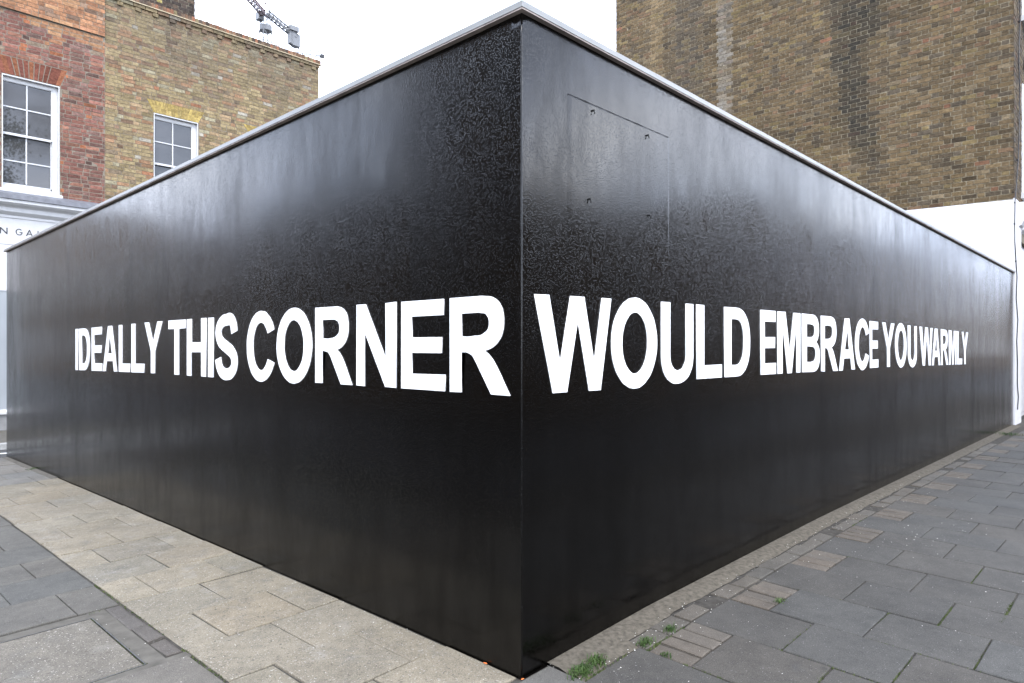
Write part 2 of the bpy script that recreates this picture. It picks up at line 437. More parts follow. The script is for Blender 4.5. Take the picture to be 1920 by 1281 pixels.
# kerb and far side of the side road
kb = MB(); kb.box(-2.4, -.001, 9.225, 9.35, -.30, zg(-.5, 9.28) - .002); tag(part('kerb', kb, M['kerb'], None), 'pale kerb at the end of the short footway', kind='structure')
fp = MB(); fp.box(-6, 14, 11.42, 13.62, -.4, -.165); fpo = tag(part('far_pavement', fp, M['cement'], None), 'grey footway in front of the gallery', kind='structure')
kb = MB(); kb.box(-6, 14, 11.27, 11.415, -.4, -.160); part('kerbstone', kb, M['kerb'], fpo)
rl = MB(); rl.quad((-6, 10.70, -.246), (14, 10.70, -.246), (14, 10.80, -.246), (-6, 10.80, -.246))
tag(part('road_marking', rl, M['roadline'], None), 'painted line along the side road', kind='structure')
for (x, y, a, b) in ((-.008, -.012, .010, .005), (-.012, .19, .006, .012)):
    mb = MB(); z = zg(x, y) + .0042
    mb.quad(*[(x + a * math.cos(i * .785) * random.uniform(.6, 1.1), y + b * math.sin(i * .785) * random.uniform(.6, 1.1), z) for i in range(8)])
    part('paint_mark', mb, M['orange'], pavement)

# ------------------------------------------------------------------ the black hoarding
LX, LY, TOP = 12.09, 9.264, 2.596
hoard = thing('corner_wall', 'glossy black rendered corner wall painted with white capital lettering', 'wall', (0, 0, 0))
def wall_sheet(ax, length):
    """thick wall with softly uneven plaster; bottom edge follows the paving"""
    mb = MB(); n = int(length / .06); m = 44
    for i in range(n + 1):
        u = length * i / n
        x, y = (u, 0) if ax == 'x' else (0, u)
        zb = zg(x, y) - .03
        for q in range(m + 1):
            z = lerp(zb, TOP, q / m); e = (mnoise.noise((u * 1.1 + (0 if ax == 'x' else 40), z * 1.3, 0)) * .0014 + mnoise.noise((u * 3.1, z * 3.1, 5)) * .0005) * min(1, u / .15) * min(1, (length - u) / .1)
            mb.v.append((u, -e, z) if ax == 'x' else (-e, u, z))
    for i in range(n):
        for q in range(m):
            a = i * (m + 1) + q; f = (a, a + m + 1, a + m + 2, a + 1)
            mb.f.append(f if ax == 'x' else f[::-1])
    k = len(mb.v); th = .2
    if ax == 'x': bx = [(0.2, th), (length, th)]; 
    else: bx = [(th, 0.2), (th, length)]
    zb = -.2
    for (x, y) in bx: mb.v += [(x, y, zb), (x, y, TOP)]
    mb.f.append((k, k + 1, k + 3, k + 2))
    e0 = [i for i in range(m + 1)]; e1 = [n * (m + 1) + i for i in range(m + 1)]
    mb.f.append(tuple(e1 + [k + 3, k + 2])); 
    mb.f.append((e0[-1], e1[-1], k + 3, k + 1))
    return mb
wx = part('wall_face', wall_sheet('x', LX), M['black'], hoard, False); wy = part('wall_face', wall_sheet('y', LY), M['black'], hoard, False)
for o in (wx, wy):
    o.data.polygons.foreach_set('use_smooth', [len(p.vertices) == 4 and p.area < .02 for p in o.data.polygons])
part('corner_bead', MB().tube([(.0015, .0015, z_ / 10) for z_ in range(0, 27)][:26] + [(.0015, .0015, TOP - .008)], .0042, 8), M['black'], hoard, True)
# metal coping: outer lip and soffit, mitred at the corner
p = .028
for nm, z0, z1, d0, d1, mt in (('coping', TOP + .0005, TOP + .024, p, -.23, 'coping'), ('coping_soffit', TOP - .006, TOP, p - .003, -.05, 'soffit')):
    for ax in 'xy':
        mb = MB()
        ln = LX if ax == 'x' else LY + .03
        pl = [(-d0, -d0), (ln, -d0), (ln, -d1), (-d1, -d1)]
        if ax == 'y': pl = [(b, a) for a, b in pl][::-1]
        mb.v = [(a, b, z0) for a, b in pl] + [(a, b, z1) for a, b in pl]
        mb.f = [(3, 2, 1, 0), (4, 5, 6, 7)] + [(i, (i + 1) % 4, 4 + (i + 1) % 4, 4 + i) for i in range(4)]
        part(nm, mb, M[mt], hoard)
# blanked-off opening in the long face with its fixings
mb = MB(); n = 24; x0, x1, z0, z1 = .280, 1.095, 1.70, 2.350
rs = [(x0, z0), (x1, z0), (x1, z1), (x0, z1)]; D = .0011
mb.v = [(a, .002, b) for a, b in rs] + [(a, -D + .0008, b) for a, b in rs] + [(a + (.030 if a == x0 else -.006), -D, b + (.10 if b == z0 else -.003)) for a, b in rs]
mb.f = [(8, 9, 10, 11)] + [(k + i, k + (i + 1) % 4, k + 4 + (i + 1) % 4, k + 4 + i) for k in (0, 4) for i in range(4)]
part('patch_panel', mb, M['black'], hoard)
mb = MB(); ck = random.Random(3); k = 0
for i in range(41):
    x = lerp(.285, 1.09, i / 40); h_ = .0012 + .0022 * max(0, mnoise.noise((x * 14, 0, 2)) + .25); z = 2.3515 + ck.gauss(0, .0006)
    mb.v += [(x, -.0030, z - h_), (x, -.0030, z + h_)]
mb.f = [(2 * i, 2 * i + 2, 2 * i + 3, 2 * i + 1) for i in range(40)]
part('crack', mb, M['screw'], hoard)
for (x, z) in ((.457, 2.325), (.893, 2.317), (.430, 1.933), (.907, 1.932)):
    mb = MB(); mb.bar((x, -.002, z), (x, -.010, z), .0045, 8); mb.bar((x + .002, -.009, z - .006), (x + .001, -.012, z - .016), .0025, 5)
    part('screw', mb, M['screw'], hoard)

# ---- lettering, hand painted: glyphs in a unit box, fitted between measured edges on the wall
def arc(cx, cy, rx, ry, a0, a1, n=20, p=2.0):
    o = []
    for i in range(n + 1):
        t = R(lerp(a0, a1, i / n)); c, s_ = math.cos(t), math.sin(t)
        o.append((cx + rx * math.copysign(abs(c) ** (2 / p), c), cy + ry * math.copysign(abs(s_) ** (2 / p), s_)))
    return o
def stroke(pts, wx_, wy_):
    a, b = [], []
    for i, q in enumerate(pts):
        n0, n1 = pts[max(0, i - 1)], pts[min(len(pts) - 1, i + 1)]
        dx, dy = n1[0] - n0[0], n1[1] - n0[1]; l = math.hypot(dx, dy); nx, ny = -dy / l, dx / l
        a.append((q[0] + nx * wx_, q[1] + ny * wy_)); b.append((q[0] - nx * wx_, q[1] - ny * wy_))
    return a + b[::-1]
def bez(P, n=14):
    o = []
    for k in range(0, len(P) - 3, 3):
        p0, p1, p2, p3 = P[k:k + 4]
        for i in range(n + (k + 4 >= len(P))):
            t = i / n; u = 1 - t
            o.append(tuple(u ** 3 * p0[c] + 3 * u * u * t * p1[c] + 3 * u * t * t * p2[c] + t ** 3 * p3[c] for c in (0, 1)))
    return o
S_path = bez([(.86, .715), (.80, .985), (.60, .915), (.50, .915), (.30, .915), (.145, .83), (.145, .73), (.145, .58), (.36, .545), (.5, .50),
              (.66, .455), (.865, .41), (.865, .27), (.865, .15), (.70, .085), (.51, .085), (.30, .085), (.16, .16), (.125, .325)])
GL = {
 'I': [[(0, 0), (1, 0), (1, 1), (0, 1)]],
 'D': [[(0, 0)] + arc(.44, .5, .56, .5, -90, 90, 24, 2.35) + [(0, 1)], [(.265, .17)] + arc(.44, .5, .30, .33, -90, 90, 20, 2.3) + [(.265, .83)]],
 'E': [[(0, 0), (1, 0), (1, .175), (.26, .175), (.26, .41), (.93, .41), (.93, .585), (.26, .585), (.26, .825), (.97, .825), (.97, 1), (0, 1)]],
 'A': [[(0, 0), (.22, 0), (.295, .225), (.70, .225), (.775, 0), (1, 0), (.635, 1), (.365, 1)], [(.355, .40), (.635, .40), (.498, .765)]],
 'L': [[(0, 0), (1, 0), (1, .18), (.29, .18), (.29, 1), (0, 1)]],
 'Y': [[(.37, 0), (.61, 0), (.61, .43), (1, 1), (.74, 1), (.49, .61), (.245, 1), (0, 1), (.37, .43)]],
 'T': [[(.36, 0), (.64, 0), (.64, .84), (1, .84), (1, 1), (0, 1), (0, .84), (.36, .84)]],
 'H': [[(0, 0), (.25, 0), (.25, .415), (.75, .415), (.75, 0), (1, 0), (1, 1), (.75, 1), (.75, .59), (.25, .59), (.25, 1), (0, 1)]],
 'S': [stroke(S_path, .135, .092)],
 'C': [arc(.53, .5, .53, .5, 27, 333, 44) + arc(.53, .5, .285, .335, 328, 32, 40)],
 'O': [arc(.5, .5, .5, .5, 0, 352, 44), arc(.5, .5, .275, .335, 0, 352, 44)],
 'R': [[(0, 0), (.215, 0), (.215, .425)] + bez([(.215, .425), (.33, .43), (.40, .40), (.455, .32)], 8) + [(.705, 0), (1, 0)] + bez([(1, 0), (.84, .22), (.74, .385), (.605, .44)], 6)
       + bez([(.605, .44), (.80, .47), (.905, .57), (.905, .725), (.905, .93), (.76, 1), (.56, 1)], 12) + [(0, 1)],
       [(.215, .59)] + bez([(.215, .59), (.50, .58), (.67, .60), (.67, .715), (.67, .82), (.58, .83), (.45, .83)], 10) + [(.215, .83)]],
 'N': [[(0, 0), (.225, 0), (.225, .64), (.73, 0), (1, 0), (1, 1), (.745, 1), (.745, .345), (.24, 1), (0, 1)]],
 'W': [[(.215, 0), (.39, 0), (.53, .73), (.68, 0), (.845, 0), (1, 1), (.862, 1), (.753, .31), (.62, 1), (.437, 1), (.305, .315), (.174, 1), (0, 1)]],
 'U': [[(0, 1)] + arc(.5, .34, .5, .34, 180, 360, 24, 2.15) + [(1, 1), (.755, 1)] + arc(.51, .35, .245, .185, 360, 180, 18, 2.1) + [(.265, 1)]],
 'M': [[(0, 0), (.215, 0), (.205, .75), (.42, 0), (.61, 0), (.80, .74), (.81, 0), (1, 0), (1, 1), (.695, 1), (.525, .35), (.33, 1), (0, 1)]],
 'B': [[(0, 0)] + bez([(.60, 0), (.86, 0), (1, .11), (1, .275), (1, .40), (.92, .48), (.79, .525), (.90, .57), (.945, .65), (.945, .74), (.945, .92), (.80, 1), (.58, 1)], 10) + [(0, 1)],
       [(.265, .175)] + bez([(.265, .175), (.60, .165), (.765, .175), (.765, .305), (.765, .44), (.64, .445), (.265, .445)], 10),
       [(.265, .605)] + bez([(.265, .605), (.56, .60), (.705, .605), (.705, .715), (.705, .83), (.60, .83), (.265, .83)], 10)],
 'G': [arc(.5, .5, .5, .5, 40, 355, 34) + [(1, .5), (.56, .5), (.56, .40), (.86, .40)] + arc(.5, .5, .385, .40, 335, 48, 30)],
 'Nlight': [[(0, 0), (.14, 0), (.14, .78), (.86, 0), (1, 0), (1, 1), (.86, 1), (.86, .24), (.14, 1), (0, 1)]],
 'Alight': [[(0, 0), (.14, 0), (.26, .27), (.74, .27), (.86, 0), (1, 0), (.57, 1), (.43, 1)], [(.31, .385), (.69, .385), (.5, .83)]],
 'Llight': [[(0, 0), (1, 0), (1, .12), (.2, .12), (.2, 1), (0, 1)]],
}
def flat_letter(name, rings, mapper, ext, mat, parent):
    """rings in the unit box -> wall plane coordinates -> thin solid with holes"""
    cu = bpy.data.curves.new(name, 'CURVE'); cu.dimensions = '2D'; cu.fill_mode = 'BOTH'; cu.extrude = ext
    for rg in rings:
        sp = cu.splines.new('POLY'); q = [mapper(*a)[0] for a in rg]
        clean = [q[0]]
        for a in q[1:]:
            if math.hypot(a[0] - clean[-1][0], a[1] - clean[-1][1]) > 1e-4: clean.append(a)
        if math.hypot(clean[0][0] - clean[-1][0], clean[0][1] - clean[-1][1]) < 1e-4: clean.pop()
        sp.points.add(len(clean) - 1)
        for pt, a in zip(sp.points, clean): pt.co = (a[0], a[1], 0, 1)
        sp.use_cyclic_u = True
    t = bpy.data.objects.new('tmp', cu); COL.objects.link(t); bpy.context.view_layer.update()
    me = bpy.data.meshes.new_from_object(t.evaluated_get(bpy.context.evaluated_depsgraph_get())); bpy.data.objects.remove(t); bpy.data.curves.remove(cu)
    place = mapper(0, 0)[1]
    for v in me.vertices: v.co = place(v.co)
    me.name = name
    b = bmesh.new(); b.from_mesh(me); bmesh.ops.recalc_face_normals(b, faces=b.faces); b.to_mesh(me); b.free()
    return link(name, me, mat, parent)
LT = dict(top=[(143, 617.2), (305, 602.2), (401, 595.2), (592, 577.3), (744, 566.5), (836, 560.2), (957, 550.5)],
          bot=[(142, 694), (290, 699.9), (401, 707.7), (592, 717.6), (744, 727.5), (836, 733.8), (957, 742.5)])
RT = dict(top=[(1001, 550.8), (1145, 560.2), (1239, 565.8), (1305, 571), (1357, 575.2), (1425, 581), (1500, 587.6), (1570, 595.4), (1646, 603.5), (1724, 612.5), (1814, 623.6)],
          bot=[(1030, 737.8), (1122, 731.6), (1239, 718.5), (1305, 711), (1352, 707.8), (1425, 703.1), (1500, 698.3), (1570, 695.6), (1646, 688.9), (1724, 686), (1814, 683)])
left_text = [('I', 142.2, 147.0), ('D', 149.2, 169), ('E', 172.4, 191.9), ('A', 193.4, 220.7), ('L', 223.4, 244.4), ('L', 247.2, 271), ('Y', 271.8, 304.9),
             ('T', 316.5, 348.8), ('H', 351.3, 387.3), ('I', 391.0, 401.2), ('S', 404.7, 446.2), ('C', 463.6, 515), ('O', 519.6, 586.1), ('R', 592.1, 661.3), ('N', 669.6, 744.2), ('E', 753.3, 835.8), ('R', 844.2, 957.5)]
right_text = [('W', 1000.7, 1145.2), ('O', 1145.0, 1231), ('U', 1239, 1299), ('L', 1305.1, 1352.4), ('D', 1357.3, 1405.4), ('E', 1425.2, 1454), ('M', 1456.9, 1499.8), ('B', 1502.8, 1536.3), ('R', 1538.7, 1570.2), ('A', 1572.5, 1602.3), ('C', 1602.7, 1628.5), ('E', 1630.3, 1646.1),
              ('Y', 1653.9, 1676.4), ('O', 1677.8, 1699.1), ('U', 1701.9, 1718.4), ('W', 1723.9, 1747.9), ('A', 1746.6, 1762.7), ('R', 1764, 1777.6), ('M', 1778.8, 1792.7), ('L', 1793.9, 1803.3), ('Y', 1803.1, 1814.5)]
jr = random.Random(44)
def letter_on_wall(ch, xl, xr, side, tab):
    f = (lambda px, py: on_x(px, py, 0)) if side == 'y' else (lambda px, py: on_y(px, py, 0))
    u0, u1 = f(xl, 660)[0], f(xr, 660)[0]
    T_ = [f(a, b) for a, b in tab['top']]; B_ = [f(a, b) for a, b in tab['bot']]
    T_.sort(); B_.sort()
    over = .012 if ch in 'COSU' else 0
    def mapper(a, b):
        u = lerp(u0, u1, a); zt = interp(u, [q[0] for q in T_], [q[1] for q in T_]); zb = interp(u, [q[0] for q in B_], [q[1] for q in B_])
        if over:
            zt += over if ch != 'U' else 0; zb -= over
        def place(co):   # co.x = u, co.y = z, co.z = thickness
            return Vector((co.x, -.0022 + co.z, co.y)) if side == 'x' else Vector((-.0022 + co.z, co.x, co.y))
        return (u + jr.gauss(0, .0006), lerp(zb, zt, b) + jr.gauss(0, .0007)), place
    flat_letter('letter', GL[ch], mapper, .0018, M['white_letter'], hoard)
for ch, a, b in left_text: letter_on_wall(ch, a, b, 'y', LT)
for ch, a, b in right_text: letter_on_wall(ch, a, b, 'x', RT)

# ------------------------------------------------------------------ brick walls
def core_wall(mp_, us, zs, holes, th, mat, parent, name='wall'):
    """mortar body with real openings. mp_(u, z, d): d = outwards"""
    us = sorted(set([us[0], us[1]] + [h[0] for h in holes] + [h[1] for h in holes])); zs = sorted(set([zs[0], zs[1]] + [h[2] for h in holes] + [h[3] for h in holes]))
    solid = lambda i, j: 0 <= i < len(us) - 1 and 0 <= j < len(zs) - 1 and not any(h[0] < (us[i] + us[i + 1]) / 2 < h[1] and h[2] < (zs[j] + zs[j + 1]) / 2 < h[3] for h in holes)
    mb = MB()
    for i in range(len(us) - 1):
        for j in range(len(zs) - 1):
            if not solid(i, j): continue
            a, b, c, d = us[i], us[i + 1], zs[j], zs[j + 1]
            mb.quad(mp_(a, c, 0), mp_(b, c, 0), mp_(b, d, 0), mp_(a, d, 0)); mb.quad(mp_(a, c, -th), mp_(a, d, -th), mp_(b, d, -th), mp_(b, c, -th))
            for (di, dj, p, q) in ((-1, 0, (a, c), (a, d)), (1, 0, (b, d), (b, c)), (0, -1, (b, c), (a, c)), (0, 1, (a, d), (b, d))):
                if not solid(i + di, j + dj): mb.quad(mp_(*p, 0), mp_(*q, 0), mp_(*q, -th), mp_(*p, -th))
    me = mb.mesh(name, fix=False)
    b = bmesh.new(); b.from_mesh(me); bmesh.ops.remove_doubles(b, verts=b.verts, dist=1e-5); bmesh.ops.recalc_face_normals(b, faces=b.faces); b.to_mesh(me); b.free()
    o = link(name, me, mat); o.parent = parent; o.location = -parent.location
    return o
def hidden(px, py):    # behind the painted wall as the photograph shows it
    if px < 12 or px > 1900: return False
    line = interp(px, [12, 975, 1900], [466, -5, 508]); return py > line
def lay_bricks(mp_, u0, u1, z0, z1, cut, colf, parent, pitch=.0775, st=.215, hd=.1025, jt=.010, proud=.005, bond='flemish', single=300, rnd=.0, seed=1, depth=.03, extra=()):
    rg = random.Random(seed); B = list(extra); row = 0; z = z0
    while z + pitch * .9 <= z1 + 1e-6:
        zb, zt = z + jt / 2, z + pitch - jt / 2; zm = (zb + zt) / 2
        cyc = [st, hd] if bond == 'flemish' else [st, hd] if rg.random() < .75 else [st, st]
        u = u0 - (st + hd) * (.5 if row % 2 else 0) - rg.uniform(0, .02); i = row % 2 if bond != 'flemish' else 0
        while u < u1:
            ln = cyc[i % len(cyc)]; i += 1
            if rnd and rg.random() < rnd: ln *= rg.uniform(.6, 1.15)
            a, b = max(u, u0), min(u + ln, u1); u += ln + jt
            segs = [(a, b)]
            for iv in cut(zm):
                ns = []
                for p, q in segs:
                    if iv[1] <= p or iv[0] >= q: ns.append((p, q)); continue
                    if iv[0] - p > .02: ns.append((p, iv[0] - jt))
                    if q - iv[1] > .02: ns.append((iv[1] + jt, q))
                segs = ns
            for p, q in segs:
                if q - p > .02: B.append((p, q, zb, zt, 0.0))
        z += pitch; row += 1
    # rank by size in the picture
    rec = []
    for (p, q, zb, zt, d) in B:
        c = mp_((p + q) / 2, (zb + zt) / 2, 0); pj = project(*c); sc_ = 0
        if pj and 0 < pj[0] < 1920 and 0 < pj[1] < 1281 and not hidden(pj[0], pj[1]):
            e = [project(*mp_(p, zb, 0)), project(*mp_(q, zb, 0))]
            sc_ = abs(e[1][0] - e[0][0]) * (zt - zb) * F_PX / pj[2] if all(e) else 0
        rec.append((sc_, p, q, zb, zt, d))
    rec.sort(key=lambda r: -r[0])
    wob = lambda: (rg.gauss(0, .0016), rg.gauss(0, .0013), rg.gauss(0, .0018))
    def corners(p, q, zb, zt, d):
        pr = proud + d + rg.gauss(0, .0012)
        C_ = []
        for (uu, zz) in ((p, zb), (q, zb), (q, zt), (p, zt)):
            w_ = wob(); C_.append((uu + w_[0], zz + w_[1], pr + w_[2]))
        return C_
    mb = MB(); cols = []; pool = {}
    off = parent.location if parent.type == 'EMPTY' else Vector((0, 0, 0))
    quads = ((0, 1, 2, 3), (4, 7, 6, 5), (0, 4, 5, 1), (1, 5, 6, 2), (2, 6, 7, 3), (3, 7, 4, 0))
    base = mp_(0, 0, 0)
    for n_, (sc_, p, q, zb, zt, d) in enumerate(rec):
        col = colf((p + q) / 2, (zb + zt) / 2, rg)
        if n_ < single and sc_ > 0:
            key = (round(q - p, 2), round(zt - zb, 2), round(d, 3), rg.randrange(4))
            if key not in pool:
                lw, lh = q - p, zt - zb; C_ = corners(-lw / 2, lw / 2, -lh / 2, lh / 2, d); m2 = MB()
                pts = [mp_(*c) for c in C_] + [mp_(c[0], c[1], -depth) for c in C_]
                m2.v = [tuple(a[i] - base[i] for i in range(3)) for a in pts]; m2.f = list(quads); pool[key] = m2.mesh('brick'); pool[key].materials.append(M['b_obj'])
            o = bpy.data.objects.new('brick', pool[key]); COL.objects.link(o); o.parent = parent
            c = mp_((p + q) / 2, (zb + zt) / 2, 0); o.location = c if parent.type != 'EMPTY' else Vector(c) - parent.location
            o.color = (*col, 1)
        else:
            C_ = corners(p, q, zb, zt, d); k = len(mb.v)
            mb.v += [mp_(*c) for c in C_] + [mp_(c[0], c[1], -depth) for c in C_]
            mb.f += [tuple(k + i for i in f) for f in quads]; cols += [col] * 8
    me = mb.mesh('brickwork', fix=True)
    at = me.color_attributes.new('Col', 'FLOAT_COLOR', 'POINT'); at.data.foreach_set('color', [x for c in cols for x in (*c, 1.0)])
    o = link('brickwork', me, M['b_att']); o.parent = parent; o['kind'] = 'stuff'
    return o

# ---- the gallery building across the side road
TF = 13.6
gal = thing('gallery_building', 'red and yellow brick gallery with white shopfront and sash windows', 'building', (3.1, 13.75, -.165))
gmap = lambda u, z, d: (u, TF - d, z)
GX0, GX1, GB, GT = -.95, 7.185, 2.389, 8.475
W1 = (.695, 1.600, 4.285, 6.380); W2 = (3.300, 4.215, 4.20, 6.312); W3 = (5.365, 6.28, 4.20, 6.375)
gw = core_wall(gmap, (GX0, GX1), (-.17, GT), [W1, W2, W3], .32, M['mort_left'], gal)
gw.location = -gal.location
ARCH = [(W1[0], W1[1], 6.380, 6.722, .135), (W2[0], W2[1], 6.312, 6.575, .14), (W3[0], W3[1], 6.375, 6.55, .15)]
def gcut(z):
    iv = [(h[0], h[1]) for h in (W1, W2, W3) if h[2] <= z <= h[3]]
    for a, b, z0, z1, sp in ARCH:
        if z0 < z < z1: f = (z - z0) / (z1 - z0) * sp; iv.append((a - f, b + f))
    return iv
def pick(rg, pal):
    r = rg.random() * sum(p[0] for p in pal)
    for w_, c in pal:
        r -= w_
        if r <= 0: break
    v = rg.gauss(.80, .10); return tuple(clamp(x * v, .01, .9) for x in c)
RED = [(5, (.26, .115, .088)), (4, (.21, .095, .078)), (3, (.30, .145, .10)), (2, (.15, .085, .072)), (1.0, (.10, .065, .058)), (.8, (.38, .14, .065)), (.7, (.27, .215, .155)), (1.6, (.24, .145, .125))]
ORA = [(5, (.43, .195, .090)), (3, (.37, .155, .075)), (2, (.48, .26, .125)), (1, (.17, .11, .075)), (.6, (.12, .085, .07)), (.6, (.40, .28, .20))]
YEL0 = [(6, (0.396, 0.308, 0.152)), (4, (0.331, 0.253, 0.124)), (3, (0.432, 0.285, 0.156)), (2.2, (0.414, 0.198, 0.106)), (1.6, (0.276, 0.202, 0.115)), (1.0, (0.442, 0.414, 0.276)), (0.9, (0.202, 0.097, 0.069)), (0.25, (0.386, 0.106, 0.046)), (0.25, (0.57, 0.552, 0.478)), (0.5, (0.156, 0.11, 0.083))]
YEL = [(w_, (c[0] * .80, c[1] * .82, c[2] * .86)) for w_, c in YEL0]
def soft(pal, to, f): return [(w_, mixc(c, to, f)) for w_, c in pal]
RED = soft(RED, (.22, .135, .105), .20); ORA = soft(ORA, (.33, .21, .14), .45); YEL = soft(YEL, (.29, .235, .150), .42)
def gcol(u, z, rg):
    if u < 2.38:
        edge = 7.42 + mnoise.noise((u * 1.7, z * 2, 9)) * .35 + (u - 1.2) * -.28
        c = pick(rg, ORA if z > edge + rg.uniform(-.12, .12) else RED)
        dk = clamp(mnoise.noise((u * 2.2, z * 2.2, 3)) * 1.2 - .1)
        if z < 5.2: c = mixc(c, (.10, .055, .045), .45 * smooth(5.2, 4.5, z) * rg.random())
        return mixc(c, (.11, .07, .055), dk * .6)
    c = pick(rg, YEL)
    grime = smooth(6.7, 8.2, z + mnoise.noise((u * .9, z * .9, 1)) * .9) * .62
    grime *= .55 + .45 * smooth(2.7, 4.2, u)
    c = mixc(c, (.110, .093, .072), grime * rg.uniform(.6, 1.1))
    st = max(0, 1 - abs(u - 3.62 - .05 * mnoise.noise((0, z * 3, 0))) / .22) * smooth(7.0, 7.9, z)
    return mixc(c, (.075, .062, .05), st * .55)
extra = []
u = 2.43
i = 0
while u < 7.17:                                  # projecting course and its dentils below the coping
    extra.append((u, min(u + .225, 7.19), 8.405, 8.470, .035))
    u += .235
u = 2.60
while u < 7.17:
    extra.append((u, min(u + .105, 7.19), 8.325, 8.395, .030)); u += .3375
def gcut2(z):
    iv = gcut(z)
    if z > 8.40: iv = iv + [(2.41, 8)]
    return iv
lay_bricks(gmap, 2.386, GX1, 4.20, GT, gcut2, gcol, gw, pitch=.0765, st=.222, bond='mixed', single=180, rnd=.18, seed=3, extra=extra)
mf = MB()
for (a_, b_, c_, d_) in ((GX0, W1[0], 4.20, 7.585), (W1[1], 2.378, 4.20, 7.585), (W1[0], W1[1], W1[3] + .001, 7.585)): mf.quad(gmap(a_, c_, .0012), gmap(b_, c_, .0012), gmap(b_, d_, .0012), gmap(a_, d_, .0012))
mfo = link('mortar_face', mf.mesh('mortar_face'), m_mortar('mortar_pale', (.19, .165, .128), (.255, .225, .18)), gw)
lay_bricks(gmap, GX0, 2.374, 4.20, 7.585, gcut, gcol, gw, pitch=.0765, st=.218, jt=.013, bond='mixed', single=120, rnd=.08, seed=13)
# the old red front keeps a shallow upper band that oversails
up = MB(); up.box(GX0, 2.372, TF - .034, TF - .0005, 7.585, GT + .4); upo = part('upper_band', up, M['mort_left'], gal)
lay_bricks(lambda u, z, d: (u, TF - .034 - d, z), GX0, 2.372, 7.585, GT + .39, lambda z: [], lambda u, z, rg: pick(rg, ORA), upo, pitch=.0765, bond='mixed', single=120, rnd=.1, seed=8)
# coping of bricks on edge over a tile crease
cr_ = MB(); cr_.box(2.40, 7.235, TF - .062, TF + .33, 8.4755, 8.496); part('tile_crease', cr_, m_plain('tile_crease_clay', (.36, .30, .20), .9, .25, 20), gal)
rg = random.Random(5); u = 2.41; capm = []
cop = MB(); cop.box(2.41, 7.21, TF - .03, TF + .30, 8.4965, 8.585); copo = part('coping_bed', cop, M['mort_left'], gal)
cmesh = []
for q in range(4):
    mb = MB(); mb.box(-.0325, .0325, -.17, .17, -.0475, .0475)
    mb.v = [(a + rg.gauss(0, .002), b + rg.gauss(0, .003), c + rg.gauss(0, .002)) for a, b, c in mb.v]; me = mb.mesh('brick'); me.materials.append(M['b_obj']); cmesh.append(me)
while u < 7.19:
    o = bpy.data.objects.new('brick', rg.choice(cmesh)); COL.objects.link(o); o.parent = copo; o.location = Vector((u + .033, TF + .13, 8.546))
    c = pick(rg, [(3, (.21, .13, .085)), (2, (.15, .105, .075)), (2, (.29, .14, .085)), (1.2, (.26, .21, .12)), (1, (.10, .075, .06))]); o.color = (*c, 1); u += .0755
# gauged arches: each voussoir its own brick
def arch(u0, u1, z0, z1, sp, n, pal, jt, col_split=0):
    a = MB(); a.quad(gmap(u0 - .005, z0, .001), gmap(u1 + .005, z0, .001), gmap(u1 + sp, z1, .001), gmap(u0 - sp, z1, .001))
    ao = part('arch', a, M['mort_left'], gal); rg = random.Random(int(u0 * 100))
    for i in range(n):
        f0, f1 = i / n, (i + 1) / n; rows = [(0, 1)]
        if col_split: m_ = .42 if i % 2 else .62; rows = [(0, m_), (m_, 1)]
        for r0, r1 in rows:
            P = []
            for (f, r) in ((f0, r0), (f1, r0), (f1, r1), (f0, r1)):
                uu = lerp(lerp(u0, u1, f), lerp(u0 - sp, u1 + sp, f), r); P.append([uu, lerp(z0, z1, r)])
            cx = sum(p[0] for p in P) / 4; cz = sum(p[1] for p in P) / 4
            P = [(p[0] + (jt if p[0] < cx else -jt) * .5, p[1] + (jt * .5 if p[1] < cz else -jt * .5)) for p in P]
            m2 = MB(); pts = [gmap(p[0], p[1], .006 + rg.gauss(0, .001)) for p in P] + [gmap(p[0], p[1], -.03) for p in P]; c0 = gmap(cx, cz, 0)
            m2.v = [tuple(q[k] - c0[k] for k in range(3)) for q in pts]; m2.f = [(0, 1, 2, 3), (4, 7, 6, 5), (0, 4, 5, 1), (1, 5, 6, 2), (2, 6, 7, 3), (3, 7, 4, 0)]
            me = m2.mesh('brick'); o = link('brick', me, M['b_obj'], ao); o.location = Vector(c0); o.color = (*pick(rg, pal), 1)
arch(W1[0], W1[1], 6.383, 6.722, .135, 13, [(4, (.20, .075, .052)), (2, (.15, .06, .046)), (1.5, (.27, .11, .06)), (.6, (.36, .30, .20))], .016)
arch(W2[0], W2[1], 6.315, 6.575, .14, 15, [(3, (.42, .32, .115)), (2, (.37, .28, .11)), (1, (.46, .36, .15))], .004, 1)
arch(W3[0], W3[1], 6.378, 6.55, .15, 15, [(3, (.42, .32, .115)), (2, (.37, .28, .11))], .004, 1)
